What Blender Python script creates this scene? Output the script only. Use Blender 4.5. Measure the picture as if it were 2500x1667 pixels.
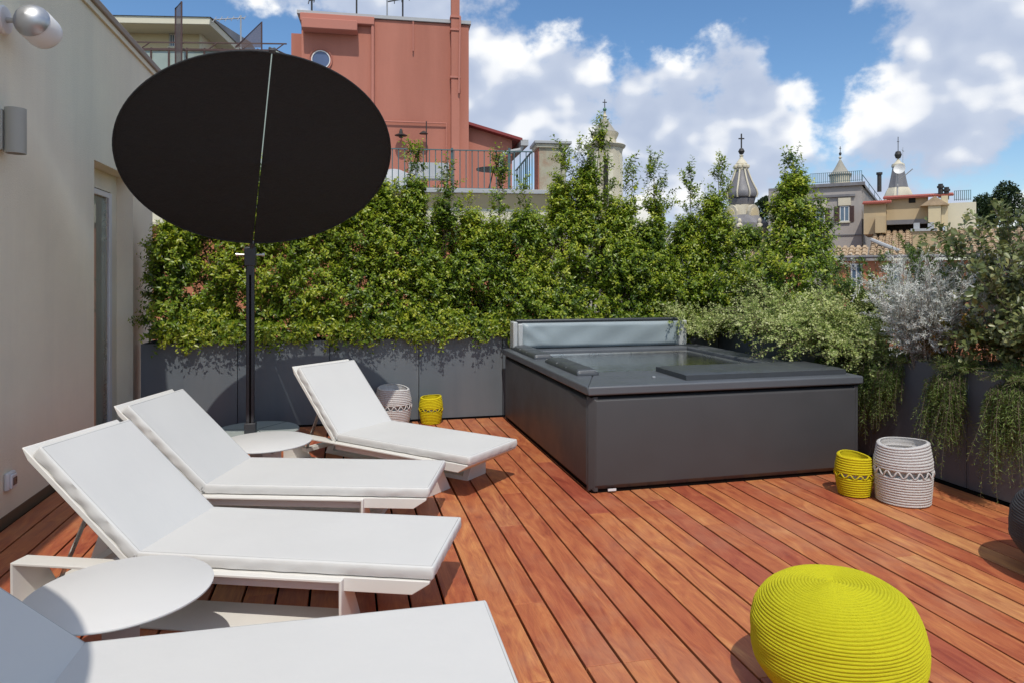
import bpy, bmesh, math, random
import numpy as np
from mathutils import Vector, Matrix, Euler

for o in list(bpy.data.objects): bpy.data.objects.remove(o)
R = math.radians
SC = bpy.context.scene
COL = SC.collection
random.seed(7)
RNG = np.random.default_rng(11)

# ------------------------------------------------------------------ camera
# X: across the deck boards, Y: along them away from the viewer, Z: up (metres)
TH = math.atan(410 / 1667.0)
cam_d = bpy.data.cameras.new('camera')
cam_d.sensor_width = 36.0
cam_d.lens = 24.0
cam_d.shift_y = -0.0630
cam_d.clip_start = 0.05
cam_d.clip_end = 4000
cam = bpy.data.objects.new('camera', cam_d)
cam.location = (0, 0, 1.5)
cam.rotation_euler = (R(90), 0, -TH)
COL.objects.link(cam)
SC.camera = cam

# ------------------------------------------------------------------ sun + sky
SUNV = Vector((0.09, 0.645, -1.0)).normalized()        # travel direction of the light
SUN_EL = math.asin(-SUNV.z)
SUN_AZ = math.atan2(-SUNV.x, -SUNV.y)                  # clockwise from +Y
sl = bpy.data.lights.new('sun', 'SUN')
sl.energy = 3.1
sl.angle = R(0.53)
sl.color = (1.0, 0.945, 0.85)
so = bpy.data.objects.new('sun', sl)
so.rotation_euler = SUNV.to_track_quat('-Z', 'Y').to_euler()
so.location = (-3, -10, 20)
COL.objects.link(so)

W = bpy.data.worlds.new('World')
SC.world = W
W.use_nodes = True
wn, wl = W.node_tree.nodes, W.node_tree.links
wn.clear()

def wmath(op, a, b=None, c=None, clamp=False):
    n = wn.new('ShaderNodeMath'); n.operation = op; n.use_clamp = clamp
    for i, v in enumerate((a, b, c)):
        if v is None: continue
        if isinstance(v, (int, float)): n.inputs[i].default_value = v
        else: wl.new(v, n.inputs[i])
    return n.outputs[0]

def wmapr(v, a, b, c, d, smooth=True):
    n = wn.new('ShaderNodeMapRange')
    if smooth: n.interpolation_type = 'SMOOTHSTEP'
    wl.new(v, n.inputs[0])
    for i, q in enumerate((a, b, c, d)): n.inputs[1 + i].default_value = q
    return n.outputs[0]

sky = wn.new('ShaderNodeTexSky')
sky.sky_type = 'NISHITA'
sky.sun_disc = False
sky.sun_elevation = SUN_EL
sky.sun_rotation = SUN_AZ
sky.altitude = 60
sky.air_density = 1.0
sky.dust_density = 0.6
sky.ozone_density = 2.2
tc = wn.new('ShaderNodeTexCoord')
sx = wn.new('ShaderNodeSeparateXYZ'); wl.new(tc.outputs['Generated'], sx.inputs[0])
AZ = wmath('ARCTAN2', sx.outputs[0], sx.outputs[1])
EL = wmath('ARCSINE', sx.outputs[2])

# cumulus banks: (azimuth deg clockwise from +Y, elevation deg, half width, half height, weight)
BANKS = [(9.0, 13.5, 8.0, 9.5, 1.0), (4.5, 21.5, 6.0, 2.2, .8), (17.5, 14.0, 4.2, 5.6, 1.0), (26.0, 10.5, 6.0, 5.6, 1.05),
         (33.0, 11.5, 3.6, 5.4, 1.0), (20.0, 5.5, 14.0, 5.0, .95), (44.0, 4.0, 8.0, 3.2, .9),
         (46.5, 14.0, 4.8, 8.5, 1.05), (52.0, 18.0, 7.0, 9.0, 1.0), (-7.0, 23.0, 5.0, 2.6, .75),
         (36.5, 13.6, 1.6, 2.2, .6), (64.0, 9.0, 10.0, 6.0, 1.0), (-40, 12, 12, 6, 1.0), (-75, 18, 16, 8, 1.0),
         (110, 12, 18, 7, 1.0), (150, 20, 16, 9, 1.0), (-120, 14, 18, 7, 1.0), (-160, 25, 14, 8, .9), (80, 38, 16, 9, .9), (-20, 45, 14, 8, .9)]

def wvec(op, a, b=None, c=None):
    n = wn.new('ShaderNodeVectorMath'); n.operation = op
    for i, v in enumerate((a, b, c)):
        if v is None: continue
        if isinstance(v, tuple): n.inputs[i].default_value = v
        else: wl.new(v, n.inputs[i])
    return n.outputs['Value'] if op == 'LENGTH' else n.outputs['Vector']

PV = wn.new('ShaderNodeCombineXYZ'); wl.new(AZ, PV.inputs[0]); wl.new(EL, PV.inputs[1]); PV = PV.outputs[0]
acc = None
for (a, e, ra, re, w) in BANKS:
    q = wvec('LENGTH', wvec('MULTIPLY_ADD', PV, (1 / R(ra), 1 / R(re), 0), (-a / ra, -e / re, 0)))
    b = wmath('MULTIPLY_ADD', q, -w, 1.25 * w)
    acc = b if acc is None else wmath('SMOOTH_MAX', acc, b, 0.25)
def fbm(off, detail):
    t = wn.new('ShaderNodeTexNoise'); t.inputs['Scale'].default_value = 7.0
    t.inputs['Detail'].default_value = detail; t.inputs['Roughness'].default_value = .58; t.noise_dimensions = '2D'
    wl.new(wvec('MULTIPLY_ADD', PV, (1, 1.3, 1), (off[0] + 3.1, off[1] * 1.3 + 1.7, 0)), t.inputs['Vector'])
    return t.outputs['Fac']
f0 = fbm((0, 0), 8.0)
fs0 = fbm((0, 0), 3.2)
f1 = fbm((-.016, .040), 2.0)
floor = wmapr(EL, R(25), R(38), -2.0, 0.22)  # unseen cloud cover overhead, added to strengthen the soft fill light
acc = wmath('MAXIMUM', acc, floor)
d0 = wmath('ADD', wmath('MULTIPLY', acc, .75), wmath('MULTIPLY', wmath('SUBTRACT', f0, .5), 2.1))
cover = wmapr(d0, -.03, .36, 0, 1)
rim = wmath('MULTIPLY', wmath('SUBTRACT', fs0, f1), 2.1)
lit = wmapr(rim, -.30, .42, 0, 1)
thin = wmapr(d0, .15, .95, 1, 0)
lit2 = wmath('ADD', wmath('MULTIPLY', lit, .72), wmath('MULTIPLY', thin, .24), clamp=True)
cr = wn.new('ShaderNodeValToRGB'); wl.new(lit2, cr.inputs[0])
cr.color_ramp.elements[0].position = .12; cr.color_ramp.elements[0].color = (3.4, 3.95, 5.1, 1)
cr.color_ramp.elements[1].position = .80; cr.color_ramp.elements[1].color = (7.3, 7.35, 7.4, 1)
e = cr.color_ramp.elements.new(.46); e.color = (4.1, 4.6, 5.6, 1)
hs = wn.new('ShaderNodeHueSaturation'); hs.inputs['Saturation'].default_value = 1.18; hs.inputs['Value'].default_value = 1.0
wl.new(sky.outputs[0], hs.inputs['Color'])
mx = wn.new('ShaderNodeMix'); mx.data_type = 'RGBA'
wl.new(cover, mx.inputs['Factor']); wl.new(hs.outputs[0], mx.inputs['A']); wl.new(cr.outputs[0], mx.inputs['B'])
bg = wn.new('ShaderNodeBackground'); bg.inputs['Strength'].default_value = 0.15
wl.new(mx.outputs['Result'], bg.inputs['Color'])
wo = wn.new('ShaderNodeOutputWorld'); wl.new(bg.outputs[0], wo.inputs['Surface'])
W.cycles.sampling_method = 'MANUAL'; W.cycles.sample_map_resolution = 256

vs = SC.view_settings
vs.view_transform = 'Standard'; vs.look = 'None'; vs.exposure = -0.07; vs.gamma = 1.0; vs.use_curve_mapping = False
SC.cycles.use_denoising = True
SC.cycles.max_bounces = 5
SC.cycles.diffuse_bounces = 3
SC.cycles.glossy_bounces = 2
SC.cycles.transmission_bounces = 2
SC.cycles.transparent_max_bounces = 8
SC.cycles.caustics_reflective = False
SC.cycles.caustics_refractive = False
SC.cycles.sample_clamp_indirect = 6.0

# ------------------------------------------------------------------ helpers
CC, SS = math.cos(TH), math.sin(TH)
def ray(x, y):
    """viewing direction of a point of the 2352 px wide survey print"""
    a = (x * 1.06293 - 1250) / 1667.0; b = -(y * 1.06293 - 676) / 1667.0
    return Vector((a * CC + SS, -a * SS + CC, b))
def at_depth(x, y, d):
    v = ray(x, y); return Vector((v.x * d, v.y * d, 1.5 + v.z * d))
def at_Y(x, y, Y):
    v = ray(x, y); t = Y / v.y; return Vector((v.x * t, Y, 1.5 + v.z * t))
def at_X(x, y, X):
    v = ray(x, y); t = X / v.x; return Vector((X, v.y * t, 1.5 + v.z * t))

class MB:
    def __init__(s): s.v = []; s.f = []
    def add(s, vs, fs):
        b = len(s.v); s.v += [tuple(p) for p in vs]; s.f += [tuple(i + b for i in f) for f in fs]; return s
    def box(s, x0, x1, y0, y1, z0, z1, M=None):
        vs = [Vector((x, y, z)) for z in (z0, z1) for y in (y0, y1) for x in (x0, x1)]
        if M is not None: vs = [M @ p for p in vs]
        return s.add(vs, [(0, 2, 3, 1), (4, 5, 7, 6), (0, 1, 5, 4), (2, 6, 7, 3), (0, 4, 6, 2), (1, 3, 7, 5)])
    def prism(s, poly, axis, a, b):
        """poly: list of 2-D points, extruded along axis from a to b"""
        def P(p, t):
            return {'x': (t, p[0], p[1]), 'y': (p[0], t, p[1]), 'z': (p[0], p[1], t)}[axis]
        n = len(poly)
        vs = [P(p, a) for p in poly] + [P(p, b) for p in poly]
        fs = [tuple(range(n - 1, -1, -1)), tuple(range(n, 2 * n))] + [(i, (i + 1) % n, n + (i + 1) % n, n + i) for i in range(n)]
        return s.add(vs, fs)
    def lathe(s, prof, n=32, c=(0, 0, 0), cap=True, wob=None):
        vs = []; m = len(prof)
        for i in range(n):
            a = 2 * math.pi * i / n
            for (r, z) in prof:
                k = wob(a, z) if wob else (1, 0)
                vs.append((c[0] + r * k[0] * math.cos(a), c[1] + r * k[0] * math.sin(a), c[2] + z + k[1]))
        fs = []
        for i in range(n):
            j = (i + 1) % n
            for q in range(m - 1): fs.append((i * m + q, j * m + q, j * m + q + 1, i * m + q + 1))
        if cap:
            if prof[0][0] > 1e-5: fs.append(tuple(i * m for i in range(n - 1, -1, -1)))
            if prof[-1][0] > 1e-5: fs.append(tuple(i * m + m - 1 for i in range(n)))
        return s.add(vs, fs)
    def tube(s, pts, r, n=8, closed=False, taper=None):
        pts = [Vector(p) for p in pts]; m = len(pts); vs = []
        up = None
        for i, p in enumerate(pts):
            if closed: t = pts[(i + 1) % m] - pts[i - 1]
            else: t = pts[min(i + 1, m - 1)] - pts[max(i - 1, 0)]
            t.normalize()
            if up is None:
                up = Vector((0, 0, 1)) if abs(t.z) < .9 else Vector((1, 0, 0))
            a = t.cross(up)
            if a.length < 1e-4: a = t.cross(Vector((0, 1, 0)))
            a.normalize(); b = a.cross(t); up = b
            rr = r if taper is None else r * (1 + (taper - 1) * i / max(1, m - 1))
            for k in range(n):
                w = 2 * math.pi * k / n
                vs.append(p + (a * math.cos(w) + b * math.sin(w)) * rr)
        fs = []
        for i in range(m if closed else m - 1):
            j = (i + 1) % m
            for k in range(n):
                l = (k + 1) % n; fs.append((i * n + k, i * n + l, j * n + l, j * n + k))
        if not closed: fs += [tuple(range(n - 1, -1, -1)), tuple((m - 1) * n + k for k in range(n))]
        return s.add(vs, fs)
    def build(s, name, mat, parent=None, smooth=None, bevel=0, seg=2, **kw):
        me = bpy.data.meshes.new(name)
        me.from_pydata(s.v, [], s.f); me.update()
        bm = bmesh.new(); bm.from_mesh(me); bmesh.ops.recalc_face_normals(bm, faces=bm.faces); bm.to_mesh(me); bm.free()
        if smooth is not None:
            me.shade_smooth(); me.set_sharp_from_angle(angle=R(smooth))
        return link(name, me, mat, parent, bevel, seg, **kw)

def link(name, me, mat, parent=None, bevel=0, seg=2, label=None, cat=None, group=None, kind=None):
    o = bpy.data.objects.new(name, me); COL.objects.link(o)
    if mat is not None: me.materials.append(mat)
    if parent is not None: o.parent = parent
    if bevel:
        b = o.modifiers.new('bevel', 'BEVEL'); b.width = bevel; b.segments = seg; b.limit_method = 'ANGLE'; b.angle_limit = R(40)
        me.shade_smooth(); me.set_sharp_from_angle(angle=R(50))
        if hasattr(b, 'harden_normals'): b.harden_normals = False
    tag(o, label, cat, group, kind)
    return o

def tag(o, label=None, cat=None, group=None, kind=None):
    if label: o['label'] = label
    if cat: o['category'] = cat
    if group: o['group'] = group
    if kind: o['kind'] = kind
    return o

def thing(name, label, cat, loc=(0, 0, 0), rz=0.0, group=None):
    o = bpy.data.objects.new(name, None); COL.objects.link(o)
    o.empty_display_size = .2
    o.location = loc; o.rotation_euler = (0, 0, rz)
    return tag(o, label, cat, group)

def copy_tree(o, parent=None, label=None):
    c = o.copy(); COL.objects.link(c)
    if parent is not None: c.parent = parent
    if label: c['label'] = label
    for ch in list(o.children): copy_tree(ch, c)
    return c

def share(src, name, parent, loc, rot=(0, 0, 0), scale=(1, 1, 1)):
    o = bpy.data.objects.new(name, src); COL.objects.link(o); o.parent = parent
    o.location = loc; o.rotation_euler = rot; o.scale = scale
    return o

# ------------------------------------------------------------------ materials
def newmat(name):
    m = bpy.data.materials.new(name); m.use_nodes = True
    n, l = m.node_tree.nodes, m.node_tree.links
    p = n['Principled BSDF']
    return m, n, l, p

def mixrgb(n, l, a, b, f, mode='MIX'):
    m = n.new('ShaderNodeMix'); m.data_type = 'RGBA'; m.blend_type = mode
    for k, v in (('A', a), ('B', b), ('Factor', f)):
        if isinstance(v, (int, float)): m.inputs[k].default_value = v
        elif isinstance(v, tuple): m.inputs[k].default_value = (*v, 1)
        else: l.new(v, m.inputs[k])
    return m.outputs['Result']

def noise(n, l, vec, scale, detail=4, rough=.55, dist=0.0):
    t = n.new('ShaderNodeTexNoise'); t.inputs['Scale'].default_value = scale
    t.inputs['Detail'].default_value = detail; t.inputs['Roughness'].default_value = rough
    t.inputs['Distortion'].default_value = dist
    if vec is not None: l.new(vec, t.inputs['Vector'])
    return t

def ramp(n, l, f, stops):
    r = n.new('ShaderNodeValToRGB'); l.new(f, r.inputs[0])
    el = r.color_ramp.elements
    while len(el) < len(stops): el.new(.5)
    for e, (p, c) in zip(el, stops):
        e.position = p; e.color = (*c, 1) if len(c) == 3 else c
    return r.outputs[0]

def stretch(n, l, vec, sc):
    m = n.new('ShaderNodeMapping'); l.new(vec, m.inputs[0]); m.inputs['Scale'].default_value = sc
    return m.outputs[0]

def pm(name, col, rough=.6, var=.12, scale=6.0, bump=0.0, bscale=80.0, metal=0.0, spec=.5, dark=None, darkf=.0, dscale=1.5, streak=False, coat=0, sheen=0, rvar=.1, world=False):
    """plain painted / plastered / cast surface: fine tone noise, large soiling, fine relief"""
    m, n, l, p = newmat(name)
    t = n.new('ShaderNodeTexCoord')
    if world:
        g = n.new('ShaderNodeNewGeometry'); vec = g.outputs['Position']
    else: vec = t.outputs['Object']
    a = noise(n, l, vec, scale, 5, .6)
    lo = tuple(max(0, c * (1 - var)) for c in col); hi = tuple(min(1, c * (1 + var)) for c in col)
    c = mixrgb(n, l, lo, hi, a.outputs['Fac'])
    if dark is not None:
        v2 = stretch(n, l, vec, (1, 1, .12)) if streak else vec
        b = noise(n, l, v2, dscale, 6, .62)
        f = n.new('ShaderNodeMapRange'); l.new(b.outputs['Fac'], f.inputs[0])
        f.inputs[1].default_value = .45; f.inputs[2].default_value = .72; f.inputs[3].default_value = 0; f.inputs[4].default_value = darkf
        c = mixrgb(n, l, c, dark, f.outputs[0])
    l.new(c, p.inputs['Base Color'])
    r = n.new('ShaderNodeMapRange'); l.new(a.outputs['Fac'], r.inputs[0])
    r.inputs[1].default_value = .3; r.inputs[2].default_value = .7; r.inputs[3].default_value = max(.03, rough - rvar); r.inputs[4].default_value = min(1, rough + rvar)
    l.new(r.outputs[0], p.inputs['Roughness'])
    p.inputs['Metallic'].default_value = metal
    p.inputs['Specular IOR Level'].default_value = spec
    if coat: p.inputs['Coat Weight'].default_value = coat; p.inputs['Coat Roughness'].default_value = .15
    if sheen: p.inputs['Sheen Weight'].default_value = sheen
    if bump:
        q = noise(n, l, vec, bscale, 4, .6)
        bp = n.new('ShaderNodeBump'); bp.inputs['Strength'].default_value = bump; bp.inputs['Distance'].default_value = .01
        l.new(q.outputs['Fac'], bp.inputs['Height']); l.new(bp.outputs[0], p.inputs['Normal'])
    return m

def leafmat(name, cols, rough=.38, trans=.35, spec=.5, back=None):
    """leaf: colour from the per-leaf 'tint' value, part of the light passes through"""
    m, n, l, p = newmat(name)
    a = n.new('ShaderNodeAttribute'); a.attribute_name = 'tint'
    k = len(cols)
    c = ramp(n, l, a.outputs['Fac'], [(i / (k - 1), q) for i, q in enumerate(cols)])
    l.new(c, p.inputs['Base Color']); p.inputs['Roughness'].default_value = rough
    p.inputs['Specular IOR Level'].default_value = spec
    tr = n.new('ShaderNodeBsdfTranslucent')
    br = n.new('ShaderNodeHueSaturation'); l.new(c, br.inputs['Color']); br.inputs['Saturation'].default_value = 1.05; br.inputs['Value'].default_value = 1.5
    l.new(br.outputs[0], tr.inputs['Color'])
    ms = n.new('ShaderNodeMixShader'); ms.inputs[0].default_value = trans
    l.new(p.outputs[0], ms.inputs[1]); l.new(tr.outputs[0], ms.inputs[2])
    out = n['Material Output']; l.new(ms.outputs[0], out.inputs['Surface'])
    return m

def wood_mat(name, dark=False):
    m, n, l, p = newmat(name)
    t = n.new('ShaderNodeTexCoord'); oi = n.new('ShaderNodeObjectInfo'); g = n.new('ShaderNodeNewGeometry')
    off = n.new('ShaderNodeVectorMath'); off.operation = 'MULTIPLY_ADD'
    cx = n.new('ShaderNodeCombineXYZ')
    for i in range(3): l.new(oi.outputs['Random'], cx.inputs[i])
    l.new(cx.outputs[0], off.inputs[0]); off.inputs[1].default_value = (37, 91, 53); l.new(t.outputs['Object'], off.inputs[2])
    v = off.outputs[0]
    base = ramp(n, l, oi.outputs['Random'], [(0, (0.432, 0.126, 0.051)), (.14, (0.495, 0.164, 0.064)), (.28, (0.414, 0.111, 0.048)), (.42, (0.513, 0.181, 0.071)),
                                            (.56, (0.387, 0.094, 0.045)), (.70, (0.477, 0.150, 0.057)), (.84, (0.351, 0.077, 0.044)), (.95, (0.540, 0.227, 0.092))])
    s1 = stretch(n, l, v, (7, 1.5, 7)); n1 = noise(n, l, s1, 1.7, 6, .62, 1.6)
    blot = ramp(n, l, n1.outputs['Fac'], [(.22, (.52, .40, .52)), (.38, (.84, .74, .78)), (.50, (1.0, 1.0, .97)), (.62, (1.16, 1.32, 1.2)), (.76, (1.36, 1.9, 1.8))])
    c = mixrgb(n, l, base, blot, 1.0, 'MULTIPLY')
    s2 = stretch(n, l, v, (70, 2.0, 70)); n2 = noise(n, l, s2, 2.2, 6, .7, .6)
    gr = ramp(n, l, n2.outputs['Fac'], [(.3, (.74, .70, .68)), (.5, (1, 1, 1)), (.72, (1.12, 1.14, 1.1))])
    c = mixrgb(n, l, c, gr, .8, 'MULTIPLY')
    # pale dust and dried water marks that run over several boards
    n3 = noise(n, l, g.outputs['Position'], 1.3, 6, .66, .4)
    f3 = n.new('ShaderNodeMapRange'); l.new(n3.outputs['Fac'], f3.inputs[0]); f3.inputs[1].default_value = .5; f3.inputs[2].default_value = .72; f3.inputs[4].default_value = .30
    c = mixrgb(n, l, c, (.55, .33, .20), f3.outputs[0])
    n4 = noise(n, l, g.outputs['Position'], 130, 3, .7)
    f4 = n.new('ShaderNodeMapRange'); l.new(n4.outputs['Fac'], f4.inputs[0]); f4.inputs[1].default_value = .66; f4.inputs[2].default_value = .78; f4.inputs[4].default_value = .35
    c = mixrgb(n, l, c, (.70, .52, .40), f4.outputs[0])
    l.new(c, p.inputs['Base Color'])
    rr = n.new('ShaderNodeMapRange'); l.new(n1.outputs['Fac'], rr.inputs[0]); rr.inputs[3].default_value = .34; rr.inputs[4].default_value = .58
    l.new(rr.outputs[0], p.inputs['Roughness']); p.inputs['Specular IOR Level'].default_value = .45
    bp = n.new('ShaderNodeBump'); bp.inputs['Strength'].default_value = .22; bp.inputs['Distance'].default_value = .004
    l.new(n2.outputs['Fac'], bp.inputs['Height']); l.new(bp.outputs[0], p.inputs['Normal'])
    return m

def fabric_black(name):
    m, n, l, p = newmat(name)
    t = n.new('ShaderNodeTexCoord')
    ck = n.new('ShaderNodeTexWave'); ck.inputs['Scale'].default_value = 75; ck.bands_direction = 'X'; l.new(t.outputs['Object'], ck.inputs['Vector'])
    ck2 = n.new('ShaderNodeTexWave'); ck2.inputs['Scale'].default_value = 75; ck2.bands_direction = 'Y'; l.new(t.outputs['Object'], ck2.inputs['Vector'])
    mu = n.new('ShaderNodeMath'); mu.operation = 'MULTIPLY'; l.new(ck.outputs['Fac'], mu.inputs[0]); l.new(ck2.outputs['Fac'], mu.inputs[1])
    a = noise(n, l, t.outputs['Object'], 3.0, 5, .65)
    c = mixrgb(n, l, (.008, .009, .011), (.034, .036, .040), mu.outputs[0])
    l.new(c, p.inputs['Base Color']); p.inputs['Roughness'].default_value = .7
    b = n.new('ShaderNodeBump'); b.inputs['Strength'].default_value = .5; b.inputs['Distance'].default_value = .003; l.new(mu.outputs[0], b.inputs['Height'])
    b2 = n.new('ShaderNodeBump'); b2.inputs['Strength'].default_value = .8; b2.inputs['Distance'].default_value = .05; l.new(a.outputs['Fac'], b2.inputs['Height']); l.new(b.outputs[0], b2.inputs['Normal'])
    l.new(b2.outputs[0], p.inputs['Normal'])
    pin = noise(n, l, t.outputs['Object'], 160, 1, .5)
    mrp = n.new('ShaderNodeMapRange'); l.new(pin.outputs['Fac'], mrp.inputs[0]); mrp.inputs[1].default_value = .66; mrp.inputs[2].default_value = .78; mrp.inputs[4].default_value = .35
    mg = n.new('ShaderNodeMath'); mg.operation = 'MULTIPLY'; l.new(mrp.outputs[0], mg.inputs[0]); l.new(a.outputs['Fac'], mg.inputs[1])
    tr = n.new('ShaderNodeBsdfTransparent'); ms = n.new('ShaderNodeMixShader'); l.new(mg.outputs[0], ms.inputs[0])
    l.new(p.outputs[0], ms.inputs[1]); l.new(tr.outputs[0], ms.inputs[2]); l.new(ms.outputs[0], n['Material Output'].inputs['Surface'])
    return m

def glass_mat(name, col=(.10, .13, .16), rough=.04, spec=.8):
    m, n, l, p = newmat(name)
    t = n.new('ShaderNodeTexCoord'); a = noise(n, l, t.outputs['Object'], 2.0, 3)
    l.new(mixrgb(n, l, tuple(c * .8 for c in col), tuple(c * 1.2 for c in col), a.outputs['Fac']), p.inputs['Base Color'])
    p.inputs['Roughness'].default_value = rough; p.inputs['Specular IOR Level'].default_value = spec
    return m

M = {}
M['wood'] = wood_mat('deck_hardwood')
M['underdeck'] = pm('underdeck', (.006, .0045, .004), .95, spec=.1)
M['stucco'] = pm('wall_stucco', (.88, .815, .66), .88, .06, 3, .45, 90, dark=(.66, .625, .53), darkf=.65, dscale=.9, streak=True, spec=.2)
M['coping'] = pm('coping_stone', (.36, .31, .27), .85, .2, 9, .4, 60)
M['skirt'] = pm('skirting', (.16, .10, .06), .7, .2, 9)
M['frame_white'] = pm('door_frame_paint', (.72, .73, .74), .4, .04)
M['door_glass'] = glass_mat('door_glass', (.16, .18, .15), .03, .7)
M['planter'] = pm('planter_steel_paint', (.120, .142, .164), .45, .08, 4, .04, 200, spec=.5, dark=(.19, .20, .21), darkf=.5, dscale=2.5, streak=True)
M['soil'] = pm('soil', (.05, .035, .022), .95, .4, 30, .8, 60)
M['tub'] = pm('tub_panel', (.062, .062, .066), .46, .07, 3, .10, 320, spec=.42)
M['tub_rim'] = pm('tub_rim', (.100, .110, .125), .40, .06, 5, .12, 400, spec=.45)
M['vinyl'] = pm('black_vinyl', (.060, .066, .075), .38, .08, 8, .15, 160)
M['vinyl_grey'] = pm('grey_vinyl', (.29, .345, .37), .42, .08, 5, .12, 90)
M['vinyl_pale'] = pm('pale_vinyl', (.46, .48, .485), .5, .08, 5, .15, 60)
M['basin'] = pm('basin_tile', (.68, .84, .82), .25, .1, 9)
M['cushion'] = pm('cushion_fabric', (.645, .64, .625), .75, .03, 2.2, .30, 6, spec=.25, dark=(.615, .61, .60), darkf=.4, dscale=3)
M['seam'] = pm('seam_thread', (.40, .40, .39), .8)
M['lounger'] = pm('lounger_aluminium', (.74, .72, .68), .5, .03, 5, .02, 300, spec=.35)
M['table'] = pm('table_aluminium', (.68, .67, .655), .55, .03, 5, .02, 300, spec=.3)
M['steel'] = pm('steel', (.62, .61, .58), .3, .06, 9, metal=.9)
M['fabric_black'] = fabric_black('canopy_mesh_fabric')
M['pole'] = pm('pole_paint', (.045, .047, .054), .42, .08, 9, spec=.5)
M['concrete'] = pm('base_concrete', (.34, .38, .37), .8, .1, 12, .25, 90)
M['rope_yellow'] = pm('yellow_rope', (.78, .64, .012), .78, .10, 40, .9, 420, spec=.25)
M['rope_yellow_green'] = pm('lime_rope', (.78, .74, .022), .78, .08, 40, .9, 420, spec=.25)
M['rope_white'] = pm('white_rope', (.76, .735, .715), .82, .06, 40, .9, 420, spec=.2)
M['rope_grey'] = pm('charcoal_rope', (.060, .062, .068), .6, .15, 40, .8, 420, spec=.5)
M['liner'] = pm('candle_wax', (.80, .77, .70), .55, .04, 6)
M['silver'] = pm('lamp_silver', (.50, .51, .53), .42, .04, 7, metal=.85)
M['lamp_white'] = pm('lamp_white', (.78, .77, .75), .4, .03, 5)
M['lamp_grey'] = pm('lamp_greybeige', (.40, .40, .36), .5, .05, 5)
M['plastic_white'] = pm('socket_plastic', (.74, .73, .74), .4, .02, 5)
M['plastic_dark'] = pm('socket_flap', (.10, .09, .085), .3, .05, 5)
M['bark'] = pm('bark', (.17, .13, .09), .9, .3, 30, .6, 80)
M['bark_grey'] = pm('pale_stem', (.30, .29, .25), .9, .25, 30)
# ================================================================== SETTING: deck
def build_deck():
    deck = bpy.data.objects.new('deck', None); COL.objects.link(deck); tag(deck, kind='structure')
    tag(MB().box(-2.35, 5.6, -1.6, 8.0, -.30, -.075).build('roof_slab', M['underdeck']), kind='structure')
    PITCH, GAP = .1511, .0115
    x = -1.813 - PITCH
    protos = {}
    rnd = random.Random(4)
    k = 0
    while x < 4.20:
        w = PITCH - GAP
        y = -1.5 + rnd.uniform(-.9, 0)
        while y < 7.14:
            L = rnd.choice((1.22, 1.52, 1.83, 2.13, 2.44, 2.74))
            y1 = min(y + L, 7.145)
            if 7.145 - y1 < .35: y1 = 7.145
            yy0 = max(y, -1.5)
            if y1 > -1.2 and not (x > 1.74 and x + w < 3.75 and yy0 > 4.5 and y1 < 6.9):
                ln = round(y1 - yy0 - .0022, 3)
                key = ln
                if key not in protos:
                    b = MB(); b.box(-w / 2, w / 2, 0, ln, -.021, 0)
                    me = bpy.data.meshes.new('plank'); me.from_pydata(b.v, [], b.f); me.update()
                    bm = bmesh.new(); bm.from_mesh(me)
                    ed = [e for e in bm.edges if all(v.co.z > -.001 for v in e.verts)]
                    bmesh.ops.bevel(bm, geom=ed, offset=.002, segments=2, profile=.5, affect='EDGES')
                    bmesh.ops.recalc_face_normals(bm, faces=bm.faces); bm.to_mesh(me); bm.free()
                    me.materials.append(M['wood']); protos[key] = me
                share(protos[key], 'plank', deck, (x + w / 2 + rnd.uniform(-.0007, .0007), yy0, rnd.uniform(-.0012, .0012)), (0, 0, rnd.uniform(-.0006, .0006)))
            y = y1
            k += 1
        x += PITCH
    for i, yy in enumerate(np.arange(-1.2, 7.2, .45)):
        MB().box(-1.98, 4.22, yy - .02, yy + .02, -.07, -.026).build('joist', M['underdeck'], deck)
build_deck()

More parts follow.
